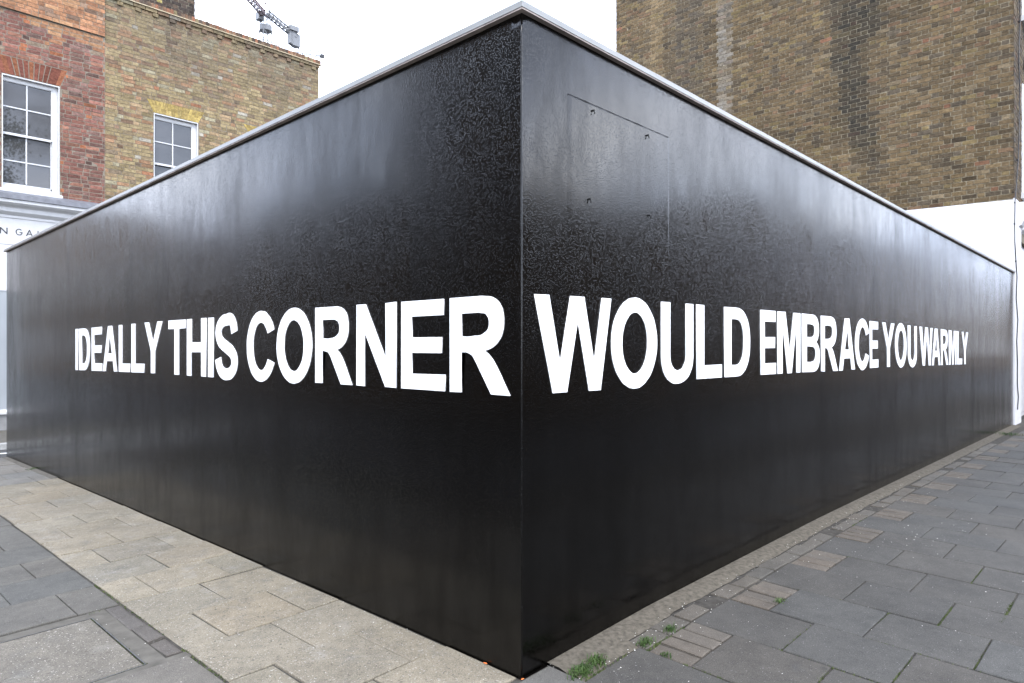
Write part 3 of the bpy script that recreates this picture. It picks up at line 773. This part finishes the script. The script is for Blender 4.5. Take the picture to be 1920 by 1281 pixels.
# sash windows
def sash_window(u0, u1, z0, z1, cols, rows, sill=True, rec=.115):
    win = bpy.data.objects.new('window', None); COL.objects.link(win); win.parent = gal; win.location = Vector(((u0 + u1) / 2, TF, z0)) - gal.location
    off = -Vector(((u0 + u1) / 2, TF, z0))
    def sub(n, mb, m):
        o = link(n, mb.mesh(n), m, win); o.location = off; return o
    f = MB(); fw, hd = .035, .07
    y0, y1 = TF + .012, TF + rec + .05
    f.box(u0 + .001, u0 + .016, TF - .004, y1, z0, z1 - .001); f.box(u1 - .016, u1 - .001, TF - .004, y1, z0, z1 - .001); f.box(u0 + .0165, u1 - .0165, TF - .003, y1, z1 - .022, z1 - .002)
    f.box(u0 + .017, u0 + .03, TF + rec - .045, y1, z0 + .06, z1 - .023); f.box(u1 - .10, u1 - .0165, TF + rec - .045, y1, z0 + .06, z1 - .023); f.box(u0 + .031, u1 - .101, TF + rec - .045, y1, z1 - .095, z1 - .023)
    sub('frame', f, M['joinery'])
    gu = cols; gz = rows
    mid = gz[len(gz) // 2]
    b = MB(); yb = TF + rec
    # upper sash a little in front of the lower one
    for half, (za, zb_, yy) in enumerate(((mid, gz[0], yb - .02), (gz[-1], mid, yb + .02))):
        b.box(gu[0] - .02, gu[0], yy - .018, yy + .02, za - .01, zb_ + .02); b.box(gu[-1], gu[-1] + .03, yy - .018, yy + .02, za - .01, zb_ + .02)
        b.box(gu[0] + .0005, gu[-1] - .0005, yy - .017, yy + .02, zb_ + .0005, zb_ + .02)
        b.box(gu[0] + .0005, gu[-1] - .0005, yy - .019, yy + .02, za - (.022 if half == 0 else .075), za + (.02 if half == 0 else 0))
        for c in gu[1:-1]: b.box(c - .011, c + .011, yy - .015, yy + .018, za + .0205, zb_)
        rr = [r for r in gz if za + .01 < r < zb_ - .01]
        for r in rr:
            b.box(gu[0] + .0006, gu[1] - .0112, yy - .014, yy + .017, r - .011, r + .011); b.box(gu[1] + .0112, gu[2] - .0006, yy - .014, yy + .017, r - .011, r + .011)
        ed = sorted([za] + rr + [zb_])
        for c0, c1 in zip(gu, gu[1:]):
            for r0, r1 in zip(ed, ed[1:]):
                pm = MB(); t = random.gauss(0, .0012); s_ = random.gauss(0, .0012)
                pm.quad((c0, yy + .004 + t, r0), (c1, yy + .004 - t, r0 + 0), (c1, yy + .004 - t + s_, r1), (c0, yy + .004 + t + s_, r1)); sub('pane', pm, M['glass'])
    sub('glazing_bars', b, M['joinery'])
    if sill:
        s_ = MB(); s_.prism_x([(TF - .055, z0 - .10), (TF - .055, z0 - .02), (TF + .02, z0 + .012), (TF + .17, z0 + .03), (TF + .17, z0 - .10)], u0 - .03, u1 + .045)
        s_.prism_x([(TF + .06, z0 + .02), (TF + .06, z0 + .065), (TF + .16, z0 + .075), (TF + .16, z0 + .02)], u0 + .016, u1 - .016)
        sub('sill', s_, M['joinery'])
    return win
sash_window(*W1, [.724, 1.093, 1.478], [6.275, 5.814, 5.318, 4.830, 4.405])
sash_window(*W2, [3.335, 3.711, 4.098], [6.205, 5.738, 5.270, 4.79, 4.33])
sash_window(*W3, [5.400, 5.776, 6.163], [6.27, 5.80, 5.32, 4.83, 4.34])
# shopfront
lf = MB(); lf.prism_x([(TF + .0, 4.235), (TF - .02, 4.235), (TF - .30, 4.135), (TF - .315, 4.045), (TF - .30, 4.045), (TF - .02, 4.06), (TF + .0, 4.06)], GX0 - .02, 2.66); part('lead_flashing', lf, M['lead'], gal)
cn = MB(); cn.prism_x([(TF - .001, 4.058), (TF - .285, 4.042), (TF - .285, 3.985), (TF - .24, 3.955), (TF - .17, 3.935), (TF - .15, 3.91), (TF - .15, 3.84), (TF - .12, 3.815), (TF - .075, 3.78), (TF - .075, 3.735), (TF - .001, 3.735)], GX0 - .01, 2.63); part('cornice', cn, M['joinery'], gal)
fs = MB(); fs.box(GX0, 2.6, TF - .060, TF - .001, 3.245, 3.7345); part('fascia', fs, M['joinery'], gal)
fb = MB(); fb.box(GX0, 2.6, TF - .050, TF - .001, 2.392, 3.243); part('shopfront_panel', fb, M['white'], gal)
fl = MB(); fl.box(GX0, 2.6, TF - .040, TF - .001, .212, 2.389); part('shutter', fl, M['panel'], gal)
fl = MB(); fl.box(GX0, .62, TF - .043, TF - .0405, .26, 2.33); part('shutter_panel', fl, M['panel'], gal)
fl = MB(); fl.prism_x([(TF - .10, .130), (TF - .10, .17), (TF - .06, .2115), (TF - .001, .2115), (TF - .001, .130)], GX0, 2.6); part('shop_sill', fl, M['joinery'], gal)
fl = MB(); fl.box(GX0, 2.6, TF - .055, TF - .001, -.164, .129); part('plinth', fl, M['plinth'], gal)
for ch, u0, u1, z0, z1 in (('Nlight', .655, .770, 3.430, 3.545), ('G', .893, .998, 3.430, 3.548), ('Alight', 1.050, 1.158, 3.432, 3.545), ('Llight', 1.232, 1.302, 3.432, 3.545), ('Llight', 1.392, 1.462, 3.432, 3.545)):
    flat_letter('letter', GL[ch], lambda a, b: ((lerp(u0, u1, a), lerp(z0, z1, b)), lambda co: Vector((co.x, TF - .064 + co.z, co.y)) - gal.location), .003, M['signletter'], gal)
# chimney stack behind the parapet
ch = MB(); ch.box(2.95, 4.30, TF + .38, TF + 1.1, 8.1, 10.4); cho = part('chimney', ch, M['mort_right'], gal)
lay_bricks(lambda u, z, d: (u, TF + .38 - d, z), 2.95, 4.30, 8.4, 10.38, lambda z: [], lambda u, z, rg: pick(rg, [(3, (.075, .058, .048)), (2, (.055, .045, .04)), (1, (.11, .08, .06)), (.2, (.3, .25, .1))]), cho, single=110, seed=4, pitch=.075)
rb = MB(); rb.box(GX0, GX1 - .01, TF + .321, TF + 8, -.17, 8.30); part('rear_block', rb, M['brickfar'], gal)

# ---- the brown brick house at the end of the long wall
SG = 12.105
hs = thing('brick_house', 'brown stock brick house with bare side wall and white painted ground floor', 'building', (16, 4, 0))
smap = lambda u, z, d: (SG - d, u, z)
ZT = 12.2
sw = core_wall(smap, (0.0, 8.0), (-.1, ZT), [], .3, M['mort_right'], hs, 'side_wall')
STK = soft([(5, (.125, .092, .056)), (4, (.100, .076, .050)), (3, (.150, .110, .064)), (2.0, (.078, .062, .046)), (1.2, (.160, .125, .066)), (.9, (.145, .095, .063)), (.6, (.18, .145, .10)), (.12, (.18, .09, .06)), (1.0, (.088, .074, .060))], (.118, .093, .062), .15)
class FR:      # a steady stand-in for random, for the mortar between the bricks
    def random(s): return .5
    def gauss(s, m, d): return m
    def uniform(s, a, b): return (a + b) / 2
def scol(u, z, rg):
    c = pick(rg, STK); c = (c[0] * 1.04, c[1] * 1.0, c[2] * .90)
    n = mnoise.noise((u * .8, z * .8, 2)); c = tuple(x * (1 + .22 * n) for x in c)
    # soot run-off below the old flue
    cen = interp(z, [5, 6, 7, 8, 9], [2.20, 2.50, 2.55, 2.40, 2.3]) + mnoise.noise((0, z * 1.8, 4)) * .18
    wd = interp(z, [4.6, 5.5, 6.5, 7.4, 8.2], [.25, .42, .40, .60, .95]) 
    f = smooth(1.0, .35, abs(u - cen) / wd) * smooth(4.5, 5.3, z) * (.55 + .45 * rg.random())
    c = mixc(c, (.026, .024, .020), f * .95)
    warm = max(0, mnoise.noise((u * 1.1, z * 1.1, 12))) * smooth(6.9, 5.5, z) * 1.2; c = mixc(c, (.21, .155, .085), clamp(warm) * .6 * rg.random())
    f2 = smooth(.9, .2, abs(u - 6.05 - .1 * mnoise.noise((1, z * 2, 0))) / .75) * .62; c = mixc(c, (.060, .054, .047), f2 * rg.uniform(.4, 1))
    f3 = smooth(.6, .1, abs(u - 6.95) / .6) * .6; c = mixc(c, (.25, .185, .105), f3 * rg.random())
    # lime streak
    wv = .13 + .03 * mnoise.noise((3, z * 5, 0))
    f4 = smooth(1.15, .75, abs(u - 5.17) / wv) * (.45 + .55 * rg.random()); c = mixc(c, (.27, .26, .235), f4 * .62 * (.5 + .5 * mnoise.noise((9, z * 2.5, 1))) * 1.5)
    return c
lay_bricks(smap, 0.0, 8.0, 3.84, ZT, lambda z: [], scol, sw, pitch=.0787, st=.215, hd=.100, jt=.013, single=300, seed=11, proud=.0065)
mf = MB(); mcol = []; nu, nz = 100, 106
for j in range(nz + 1):
    for i in range(nu + 1):
        u, z = 8.0 * i / nu, lerp(3.80, ZT, j / nz); mf.v.append(smap(u, z, .001)); c = scol(u, z, FR()); 
        mcol.append(mixc(tuple(q * 1.28 for q in c), (.255, .228, .165), .64))
for j in range(nz):
    for i in range(nu): a_ = j * (nu + 1) + i; mf.f.append((a_, a_ + nu + 1, a_ + nu + 2, a_ + 1))
me = mf.mesh('mortar_face', fix=False); at = me.color_attributes.new('Col', 'FLOAT_COLOR', 'POINT'); at.data.foreach_set('color', [x for c in mcol for x in (*c, 1.0)])
mo = link('mortar_face', me, M['b_att'], sw)
# white painted lower part: side band and front pilaster
wb = MB(); wb.v = [(SG - .012, .0, .0), (SG - .012, 3.0, .0), (SG - .012, 3.0, 3.895), (SG - .012, .0, 3.815), (SG + .1, .0, .0), (SG + .1, 3.0, .0), (SG + .1, 3.0, 3.895), (SG + .1, .0, 3.815)]
wb.f = [(0, 1, 2, 3), (4, 7, 6, 5), (0, 4, 5, 1), (1, 5, 6, 2), (2, 6, 7, 3), (3, 7, 4, 0)]
part('painted_band', wb, M['white'], hs)
fmap = lambda u, z, d: (u, -.006 - d, z)
FW1 = (12.93, 13.95, 4.06, 5.98); FW2 = (12.93, 13.95, 7.17, 8.9)
fw_ = core_wall(fmap, (SG + .004, 16.5), (3.2, ZT), [FW1, FW2], .3, M['mort_right'], hs, 'front_wall')
def fcut(z): return [(h[0], h[1]) for h in (FW1, FW2) if h[2] < z < h[3]]
lay_bricks(fmap, SG - .004, 13.6, 3.84, 8.6, fcut, lambda u, z, rg: tuple(x * .85 for x in pick(rg, STK)), fw_, pitch=.0787, st=.218, single=120, seed=12)
fo = Vector(hs.location)
pl_ = MB(); pl_.box(SG - .0115, 12.80, -.022, .0, .02, 3.84); part('painted_pilaster', pl_, M['white'], hs)
pl_ = MB(); pl_.box(12.802, 16.4, .055, .3, .10, 3.35); part('shop_door', pl_, M['joinery'], hs)
pl_ = MB(); pl_.box(12.804, 16.4, .042, .0545, .18, 3.12); part('door_panel', pl_, M['joinery'], hs)
pl_ = MB(); pl_.box(12.81, 16.4, .06, .29, .0, .098); part('threshold', pl_, M['steel'], hs)
br_ = MB()
prof = [(-.022, 3.42), (-.06, 3.44), (-.09, 3.50), (-.16, 3.58), (-.19, 3.66), (-.20, 3.74), (-.25, 3.76), (-.25, 3.83), (-.0225, 3.83)]
br_.prism_x(prof, 12.50, 12.79); part('console_bracket', br_, M['white'], hs)
cn2 = MB(); cn2.prism_x([(-.006, 3.36), (-.05, 3.40), (-.06, 3.55), (-.11, 3.60), (-.13, 3.66), (-.20, 3.70), (-.22, 3.80), (-.006, 3.82)], 12.795, 16.5); part('shop_cornice', cn2, M['white'], hs)
for W in (FW1, FW2):
    mb = MB(); u0, u1, z0, z1 = W
    mb.box(u0 - .005, u0 + .10, -.03, .16, z0, z1); mb.box(u1 - .10, u1 + .005, -.03, .16, z0, z1); mb.box(u0 + .1005, u1 - .1005, -.028, .16, z1 - .10, z1); mb.box(u0 - .05, u1 + .05, -.10, .16, z0 - .10, z0 - .001)
    wo = part('window', mb, M['joinery'], hs)
    pm = MB(); pm.box(u0 + .1005, u1 - .1005, .09, .10, z0, z1 - .1005); p_ = link('pane', pm.mesh('pane'), M['glass'], wo)
hb = MB(); hb.box(SG + .301, 20, .32, 7.98, -.1, ZT - .1); part('rear_block', hb, M['brickfar'], hs)
tb = MB(); tb.box(16.5, 20, -.006, .3, -.1, ZT); part('front_return', tb, M['brickfar'], hs)
# loose telephone cable down the front corner
cp = []
for (px, py) in ((1911, -60), (1912.5, 40), (1910, 110), (1912, 170), (1911, 240), (1909, 300), (1905.5, 350), (1903.2, 380), (1902.5, 420), (1902.8, 455), (1905, 490), (1907, 520), (1905.5, 560), (1908.5, 600), (1906.5, 640), (1907.8, 680), (1907.6, 720), (1909.5, 745), (1908, 768)):
    x, z = on_y(px, py, -.035); cp.append((x, -.035, z))
cp2 = []
for a, b in zip(cp, cp[1:]):
    for i in range(4): cp2.append(tuple(lerp(a[q], b[q], i / 4) for q in range(3)))
cp2.append(cp[-1])
cb = thing('cable', 'loose black cable hanging down the front corner of the brown house', 'cable', cp[-1])
part('cable_run', MB().tube(cp2, .008, 6), M['cable'], cb, True)
for q in (1, 5, 7, 8, 10):
    mb = MB(); x, y, z = cp[q]; mb.box(x - .018, x + .018, -.044, -.010 if z > 3.8 else -.0225, z - .012, z + .012); part('clip', mb, M['cable'], cb)
lp = []
for i in range(22):
    t = i / 21; lp.append((12.70 + .55 * t, -.05 - .02 * math.sin(t * 9), 6.75 - .45 * math.sin(t * 2.6) + .12 * math.sin(t * 11)))
part('cable_loop', MB().tube(lp, .007, 5), M['cable'], cb, True)

# ------------------------------------------------------------------ cranes and aerial far behind
def cam_to_world(px, py, Z):
    rx, ry = ray(px); return Vector((CAMX + rx * Z, CAMY + ry * Z, CAM_H + (HOR - py) / F_PX * Z))
def truss(mb, a, b, w_, h_, n, r, tri=False):
    a, b = Vector(a), Vector(b); d = (b - a).normalized(); side = d.cross(Vector((0, 0, 1)))
    if side.length < .05: side = Vector((1, 0, 0))
    side.normalize(); up_ = side.cross(d).normalized()
    offs = [side * -w_ / 2 - up_ * h_ / 2, side * w_ / 2 - up_ * h_ / 2, up_ * h_ / 2] if tri else [side * x * w_ / 2 + up_ * y * h_ / 2 for x, y in ((-1, -1), (1, -1), (1, 1), (-1, 1))]
    m = len(offs)
    for o_ in offs: mb.bar(a + o_, b + o_, r, 4)
    for i in range(n):
        p0, p1 = a.lerp(b, i / n), a.lerp(b, (i + 1) / n)
        for j in range(m):
            mb.bar(p0 + offs[j], p1 + offs[(j + 1) % m], r * .55, 3); mb.bar(p1 + offs[j], p1 + offs[(j + 1) % m], r * .5, 3)
    return mb
CZ = 128
head = cam_to_world(498, 42, CZ); base = Vector((head.x, head.y, -.25))
cr1 = thing('tower_crane', 'grey luffing tower crane with raised jib and counterweights above the yellow parapet', 'crane', base)
slew = cam_to_world(498, 52, CZ)
part('mast', truss(MB(), base, slew - Vector((0, 0, .6)), 1.7, 1.7, 30, .12), M['crane'], cr1)
sl = MB(); sl.bar(slew - Vector((0, 0, .7)), slew + Vector((0, 0, .3)), 1.15, 12); part('slewing_ring', sl, M['crane'], cr1)
piv = cam_to_world(497, 27, CZ); jt_ = cam_to_world(455, -22, CZ - 14)
part('jib', truss(MB(), piv, jt_, 1.0, 1.1, 8, .15, True), M['crane_red'], cr1)
ct = cam_to_world(556, 70, CZ + 3); c0 = cam_to_world(500, 24, CZ)
part('counter_jib', truss(MB(), c0, ct, .9, .7, 8, .17), M['crane'], cr1)
tw = MB(); truss(tw, slew, piv + Vector((0, 0, .4)), 1.3, 1.3, 3, .10); part('cab_frame', tw, M['crane'], cr1)
cw = MB()
for i in range(3):
    q = c0.lerp(ct, .86 + .05 * i); cw.box(q.x - .75, q.x + .75, q.y - .5, q.y + .5, q.z - 2.0, q.z + .3)
part('counterweight', cw, M['crane'], cr1)
wn = MB(); q = c0.lerp(ct, .86); wn.box(q.x - .9, q.x + .9, q.y - .9, q.y + .9, q.z + .35, q.z + 1.25); part('winch', wn, M['crane'], cr1)
cbx = MB(); q = cam_to_world(487, 30, CZ - .5); cbx.box(q.x - .55, q.x + .55, q.y - .7, q.y + .7, q.z - .8, q.z + .6); part('cab', cbx, M['crane'], cr1)
apex = cam_to_world(497, 4, CZ)
af = MB(); af.bar(piv, apex, .11); af.bar(c0.lerp(ct, .3), apex, .09); af.bar(apex, ct + Vector((0, 0, 1)), .04, 3); af.bar(apex, jt_, .05, 3); part('a_frame', af, M['crane_red'], cr1)
C2 = 260
tip = cam_to_world(604, 102, C2); root = cam_to_world(440, 78, C2 - 8)
mbase = Vector((root.x, root.y, -.25))
cr2 = thing('tower_crane', 'thin lattice jib of a far crane poking past the parapet end', 'crane', mbase)
part('jib', truss(MB(), root, tip, 1.4, 1.9, 22, .17, True), M['crane'], cr2)
part('mast', truss(MB(), mbase, root, 1.8, 1.8, 40, .1), M['crane'], cr2)
tb = MB(); tb.box(tip.x - .7, tip.x + .7, tip.y - .7, tip.y + .7, tip.z - 1.3, tip.z - .2); tb.bar(tip, tip + Vector((0, 0, 2.2)), .12); part('jib_end', tb, M['cable'], cr2)
AZ_ = 40
ab = cam_to_world(862, 110, AZ_)
rh = thing('rear_building', 'plain brick stair tower hidden behind the black wall, carrying the aerial', 'building', (ab.x, ab.y, -.25))
mb = MB(); mb.box(ab.x - 1.9, ab.x + 1.9, ab.y - 1.0, ab.y + 3, -.25, ab.z - .4); part('wall', mb, M['brickfar'], rh)
mb = MB(); mb.box(ab.x - 2, ab.x + 2, ab.y - 1.1, ab.y + 3.1, ab.z - .395, ab.z - .2); part('roof', mb, M['roof'], rh)
ae = thing('tv_aerial', 'thin television aerial rising beyond the top of the black wall', 'aerial', (ab.x, ab.y, ab.z - .2))
a0 = Vector((ab.x, ab.y, ab.z - .2)); a1 = cam_to_world(867.5, 34, AZ_); 
part('mast', MB().bar(a0, a1, .018, 5), M['cable'], ae)
bm_ = cam_to_world(868, 40, AZ_); e0, e1 = cam_to_world(856, 50, AZ_), cam_to_world(876, 38, AZ_)
mb = MB(); mb.bar(e0, e1, .012, 4)
for i in range(7):
    q = e0.lerp(e1, i / 6); mb.bar(q + Vector((-.02, .02, -.16)), q + Vector((.02, -.02, .16)), .007, 3)
part('antenna', mb, M['cable'], ae)

# ------------------------------------------------------------------ what the gloss and the glass mirror: the other sides of the two streets
def terrace(name, label, x0, x1, y0, y1, h, face, nb, floors):
    t = thing(name, label, 'building', ((x0 + x1) / 2, (y0 + y1) / 2, -.25))
    mb = MB(); mb.box(x0, x1, y0, y1, -.25, h); part('wall', mb, M['brickfar'], t)
    mb = MB(); mb.box(x0 - .1, x1 + .1, y0 - .1, y1 + .1, h + .001, h + .25); part('parapet', mb, M['kerb'], t)
    for i in range(nb):
        for fl_ in range(floors):
            z0 = .9 + fl_ * 2.9; f = (i + .5) / nb; mb = MB(); pn = MB()
            if face == '+x': c = lerp(y0, y1, f); mb.box(x1 + .001, x1 + .04, c - .6, c + .6, z0, z0 + 1.75); pn.box(x1 + .041, x1 + .05, c - .5, c + .5, z0 + .1, z0 + 1.65)
            else: c = lerp(x0, x1, f); mb.box(c - .6, c + .6, y1 + .001, y1 + .04, z0, z0 + 1.75); pn.box(c - .5, c + .5, y1 + .041, y1 + .05, z0 + .1, z0 + 1.65)
            wo = part('window', mb, M['joinery'], t); po = link('pane', pn.mesh('pane'), M['glass'], wo)
    return t
terrace('street_terrace', 'tall brick house across the street from the short painted face', -17, -9.3, 2.5, 13.0, 9.8, '+x', 4, 3)
terrace('street_terrace', 'lower brick terrace continuing the street beyond the tall house opposite the short face', -17, -9.3, 13.2, 49, 5.6, '+x', 10, 2)
terrace('street_terrace', 'tall block closing the far end of the street beside the gallery', -17, -9.3, 49.2, 90, 10.5, '+x', 9, 3)
terrace('street_terrace', 'low brick terrace across the street from the long painted face', 6, 22, -17, -9.2, 5.0, '+y', 5, 1)
terrace('street_terrace', 'two-storey brick terrace farther along the street from the long painted face', 22.2, 150, -17, -9.2, 7.0, '+y', 24, 2)
def tree(x, y, h, seed):
    rg = random.Random(seed)
    t = thing('street_tree', 'leafy street tree reflected in the white sash window', 'tree', (x, y, -.25))
    tr = MB(); pts = [(x, y, -.25), (x + .1, y, 2.5), (x + .2, y + .1, 5), (x + .1, y, h * .75)]
    for a, b, r in zip(pts, pts[1:], (.22, .18, .12)): tr.bar(a, b, r, 8)
    limbs = []
    for i in range(16):
        z = rg.uniform(6.2, h * .80); an = rg.uniform(0, 6.28); l = rg.uniform(1.2, 2.6); p = (x + .12, y + .05, z); q = (x + math.cos(an) * l, y + math.sin(an) * l, z + rg.uniform(.6, 1.8)); tr.bar(p, q, .05, 5); limbs.append(q)
    part('trunk', tr, M['bark'], t)
    lv = MB()
    for q in limbs + [(x, y, h * .8), (x, y, h - 1)]:
        for k in range(650):
            c = Vector((rg.gauss(0, .42), rg.gauss(0, .42), rg.gauss(0, .4))) + Vector(q); d = Vector((rg.gauss(0, 1), rg.gauss(0, 1), rg.gauss(0, 1))).normalized() * .065; e = d.orthogonal().normalized() * .04
            lv.quad(c - d, c + e, c + d, c - e)
    o = link('crown', lv.mesh('crown', fix=False), M['leaf'], t); o.location = -t.location
tree(2.3, -8.4, 14.6, 5)

# ------------------------------------------------------------------ weeds, moss and chips
def tuft(x, y, n, spread, h, seed, label, name='grass_tuft', sx=1.0):
    rg = random.Random(seed); mb = MB()
    for i in range(n):
        a = x + rg.gauss(0, spread * sx); b = y + rg.gauss(0, spread); z = zg(a, b) - .004; an = rg.uniform(0, 6.28); ln = .78 * h * rg.uniform(.5, 1.2); lean = rg.uniform(.2, 1.1)
        dx, dy = math.cos(an), math.sin(an); wd = rg.uniform(.0012, .0024)
        p0, p1, p2 = (a, b, z), (a + dx * ln * lean * .35, b + dy * ln * lean * .35, z + ln * .65), (a + dx * ln * lean, b + dy * ln * lean, z + ln * (.95 - .35 * lean))
        nx, ny = -dy * wd, dx * wd
        mb.quad((p0[0] - nx, p0[1] - ny, p0[2]), (p0[0] + nx, p0[1] + ny, p0[2]), (p1[0] + nx, p1[1] + ny, p1[2]), (p1[0] - nx, p1[1] - ny, p1[2])); mb.quad((p1[0] - nx, p1[1] - ny, p1[2]), (p1[0] + nx, p1[1] + ny, p1[2]), p2)
    o = thing(name, label, 'grass', (x, y, zg(x, y)), 'weeds in the paving joints')
    part('blades', mb, M['grass'], o)
x, y, z = on_ground(1092, 1262); tuft(x, y, 190, .018, .05, 1, 'largest green grass tuft, growing from the joint nearest the painted corner', sx=1.6)
x, y, z = on_ground(1118, 1243); tuft(x, y, 150, .015, .045, 2, 'grass clump beside the largest tuft, on the sandy mortar strip', sx=1.6)
x, y, z = on_ground(1209, 1206); tuft(x, y, 90, .012, .04, 3, 'broad-leaved weed at the corner of the first four-brick block', sx=1.8)
x, y, z = on_ground(1257, 1181); tuft(x, y, 60, .010, .032, 4, 'small grass tuft between border bricks and the four-brick block', sx=1.8)
x, y, z = on_ground(1249, 1229); tuft(x, y, 35, .010, .02, 5, 'tiny weed in the joint under the first four-brick block')
x, y, z = on_ground(1462, 1128); tuft(x, y, 55, .012, .024, 6, 'low weed at the end of the second four-brick block', sx=1.6)
x, y, z = on_ground(62, 880); tuft(x, y, 70, .03, .035, 7, 'weed at the foot of the short black face near the kerb')
x, y, z = on_ground(1888, 815); tuft(x, y, 160, .09, .06, 8, 'weeds where the long black face meets the white pilaster')
moss = MB(); rg = random.Random(21)
def moss_line(xa, ya, xb, yb, n, amp=.004, h=.006):
    for i in range(int(n * .6)):
        f = rg.random(); f = f if rg.random() < .5 else f * f
        x, y = lerp(xa, xb, f) + rg.gauss(0, amp), lerp(ya, yb, f) + rg.gauss(0, amp); z = zg(x, y) - .009; r = rg.uniform(.0025, .006); hh = rg.uniform(.6, 1.5) * h + .004
        a = rg.uniform(0, 6.28); P = [(x + r * math.cos(a + q * 2.09), y + r * math.sin(a + q * 2.09), z) for q in range(3)]; tp = (x + rg.gauss(0, .002), y + rg.gauss(0, .002), z + hh)
        for q in range(3): moss.quad(P[q], P[(q + 1) % 3], tp)
for (xa, ya, xb, yb, n) in ((1.92, -1.265, 2.27, -1.265, 170), (1.67, -1.06, 1.96, -1.06, 150), (.95, -1.06, 1.26, -1.06, 130), (1.30, -1.265, 1.62, -1.265, 90), (2.42, -1.06, 2.76, -1.06, 120), (.60, -.845, .87, -.845, 130), (1.66, -.86, 1.50, -.86, 50),
                            (.906, -.645, 1.27, -.645, 70), (.906, -.60, .906, -1.3, 90), (1.284, -.80, 1.284, -1.3, 90), (.53, -.40, .53, -.95, 110), (.53, -.23, .70, -.23, 60), (.58, -.235, .88, -.235, 90), (2.796, -1.0, 2.796, -1.5, 60), (2.42, -.436, 2.42, -.60, 30), (3.18, -.23, 3.5, -.23, 60), (1.662, -.44, 1.662, -.95, 60), (3.19, -.9, 3.5, -.9, 60), (.16, -.19, .45, -.19, 120)):
    moss_line(xa, ya, xb, yb, n)
for (xa, ya, xb, yb, n) in ((-.78, 2.55, -.78, 1.5, 130), (-.78, 1.3, -.78, .85, 90), (-.94, 2.0, -.94, 1.28, 120), (-.935, 1.27, -1.2, 1.262, 60), (-.87, 2.09, -.93, 2.08, 25), (-.575, 2.11, -.40, 2.09, 30)): moss_line(xa, ya, xb, yb, n, .003, .005)
tag(part('moss', moss, M['moss'], None), 'green moss growing in the joints between the slabs', 'moss', kind='stuff')
chips = MB()
def chip(x, y, r):
    z = zg(x, y) + .0005; a = rg.uniform(0, 6.28); n = 5; k = len(chips.v)
    for q in range(n): chips.v.append((x + r * rg.uniform(.6, 1.2) * math.cos(a + q * 1.257), y + r * rg.uniform(.6, 1.2) * math.sin(a + q * 1.257), z))
    chips.v.append((x, y, z + r * .7))
    for q in range(n): chips.f.append((k + q, k + (q + 1) % n, k + n))
for i in range(420):
    s_ = rg.random() ** 1.5 * 7 + .1; chip(s_, -abs(rg.gauss(0, .16)) - .01, rg.uniform(.001, .0032))
for i in range(170): chip(rg.uniform(.2, 5), -rg.uniform(.1, 1.5), rg.uniform(.0012, .0035))
for i in range(7): chip(rg.uniform(2.9, 3.5), -rg.uniform(.5, .8), rg.uniform(.003, .005))
for i in range(220): chip(-rg.random() ** 1.6 * 1.2 - .01, rg.uniform(.05, 4), rg.uniform(.001, .0032))
tag(part('stone_chips', chips, M['chip'], None), 'pale stone chips and paint flecks scattered on the paving', 'debris', kind='stuff')
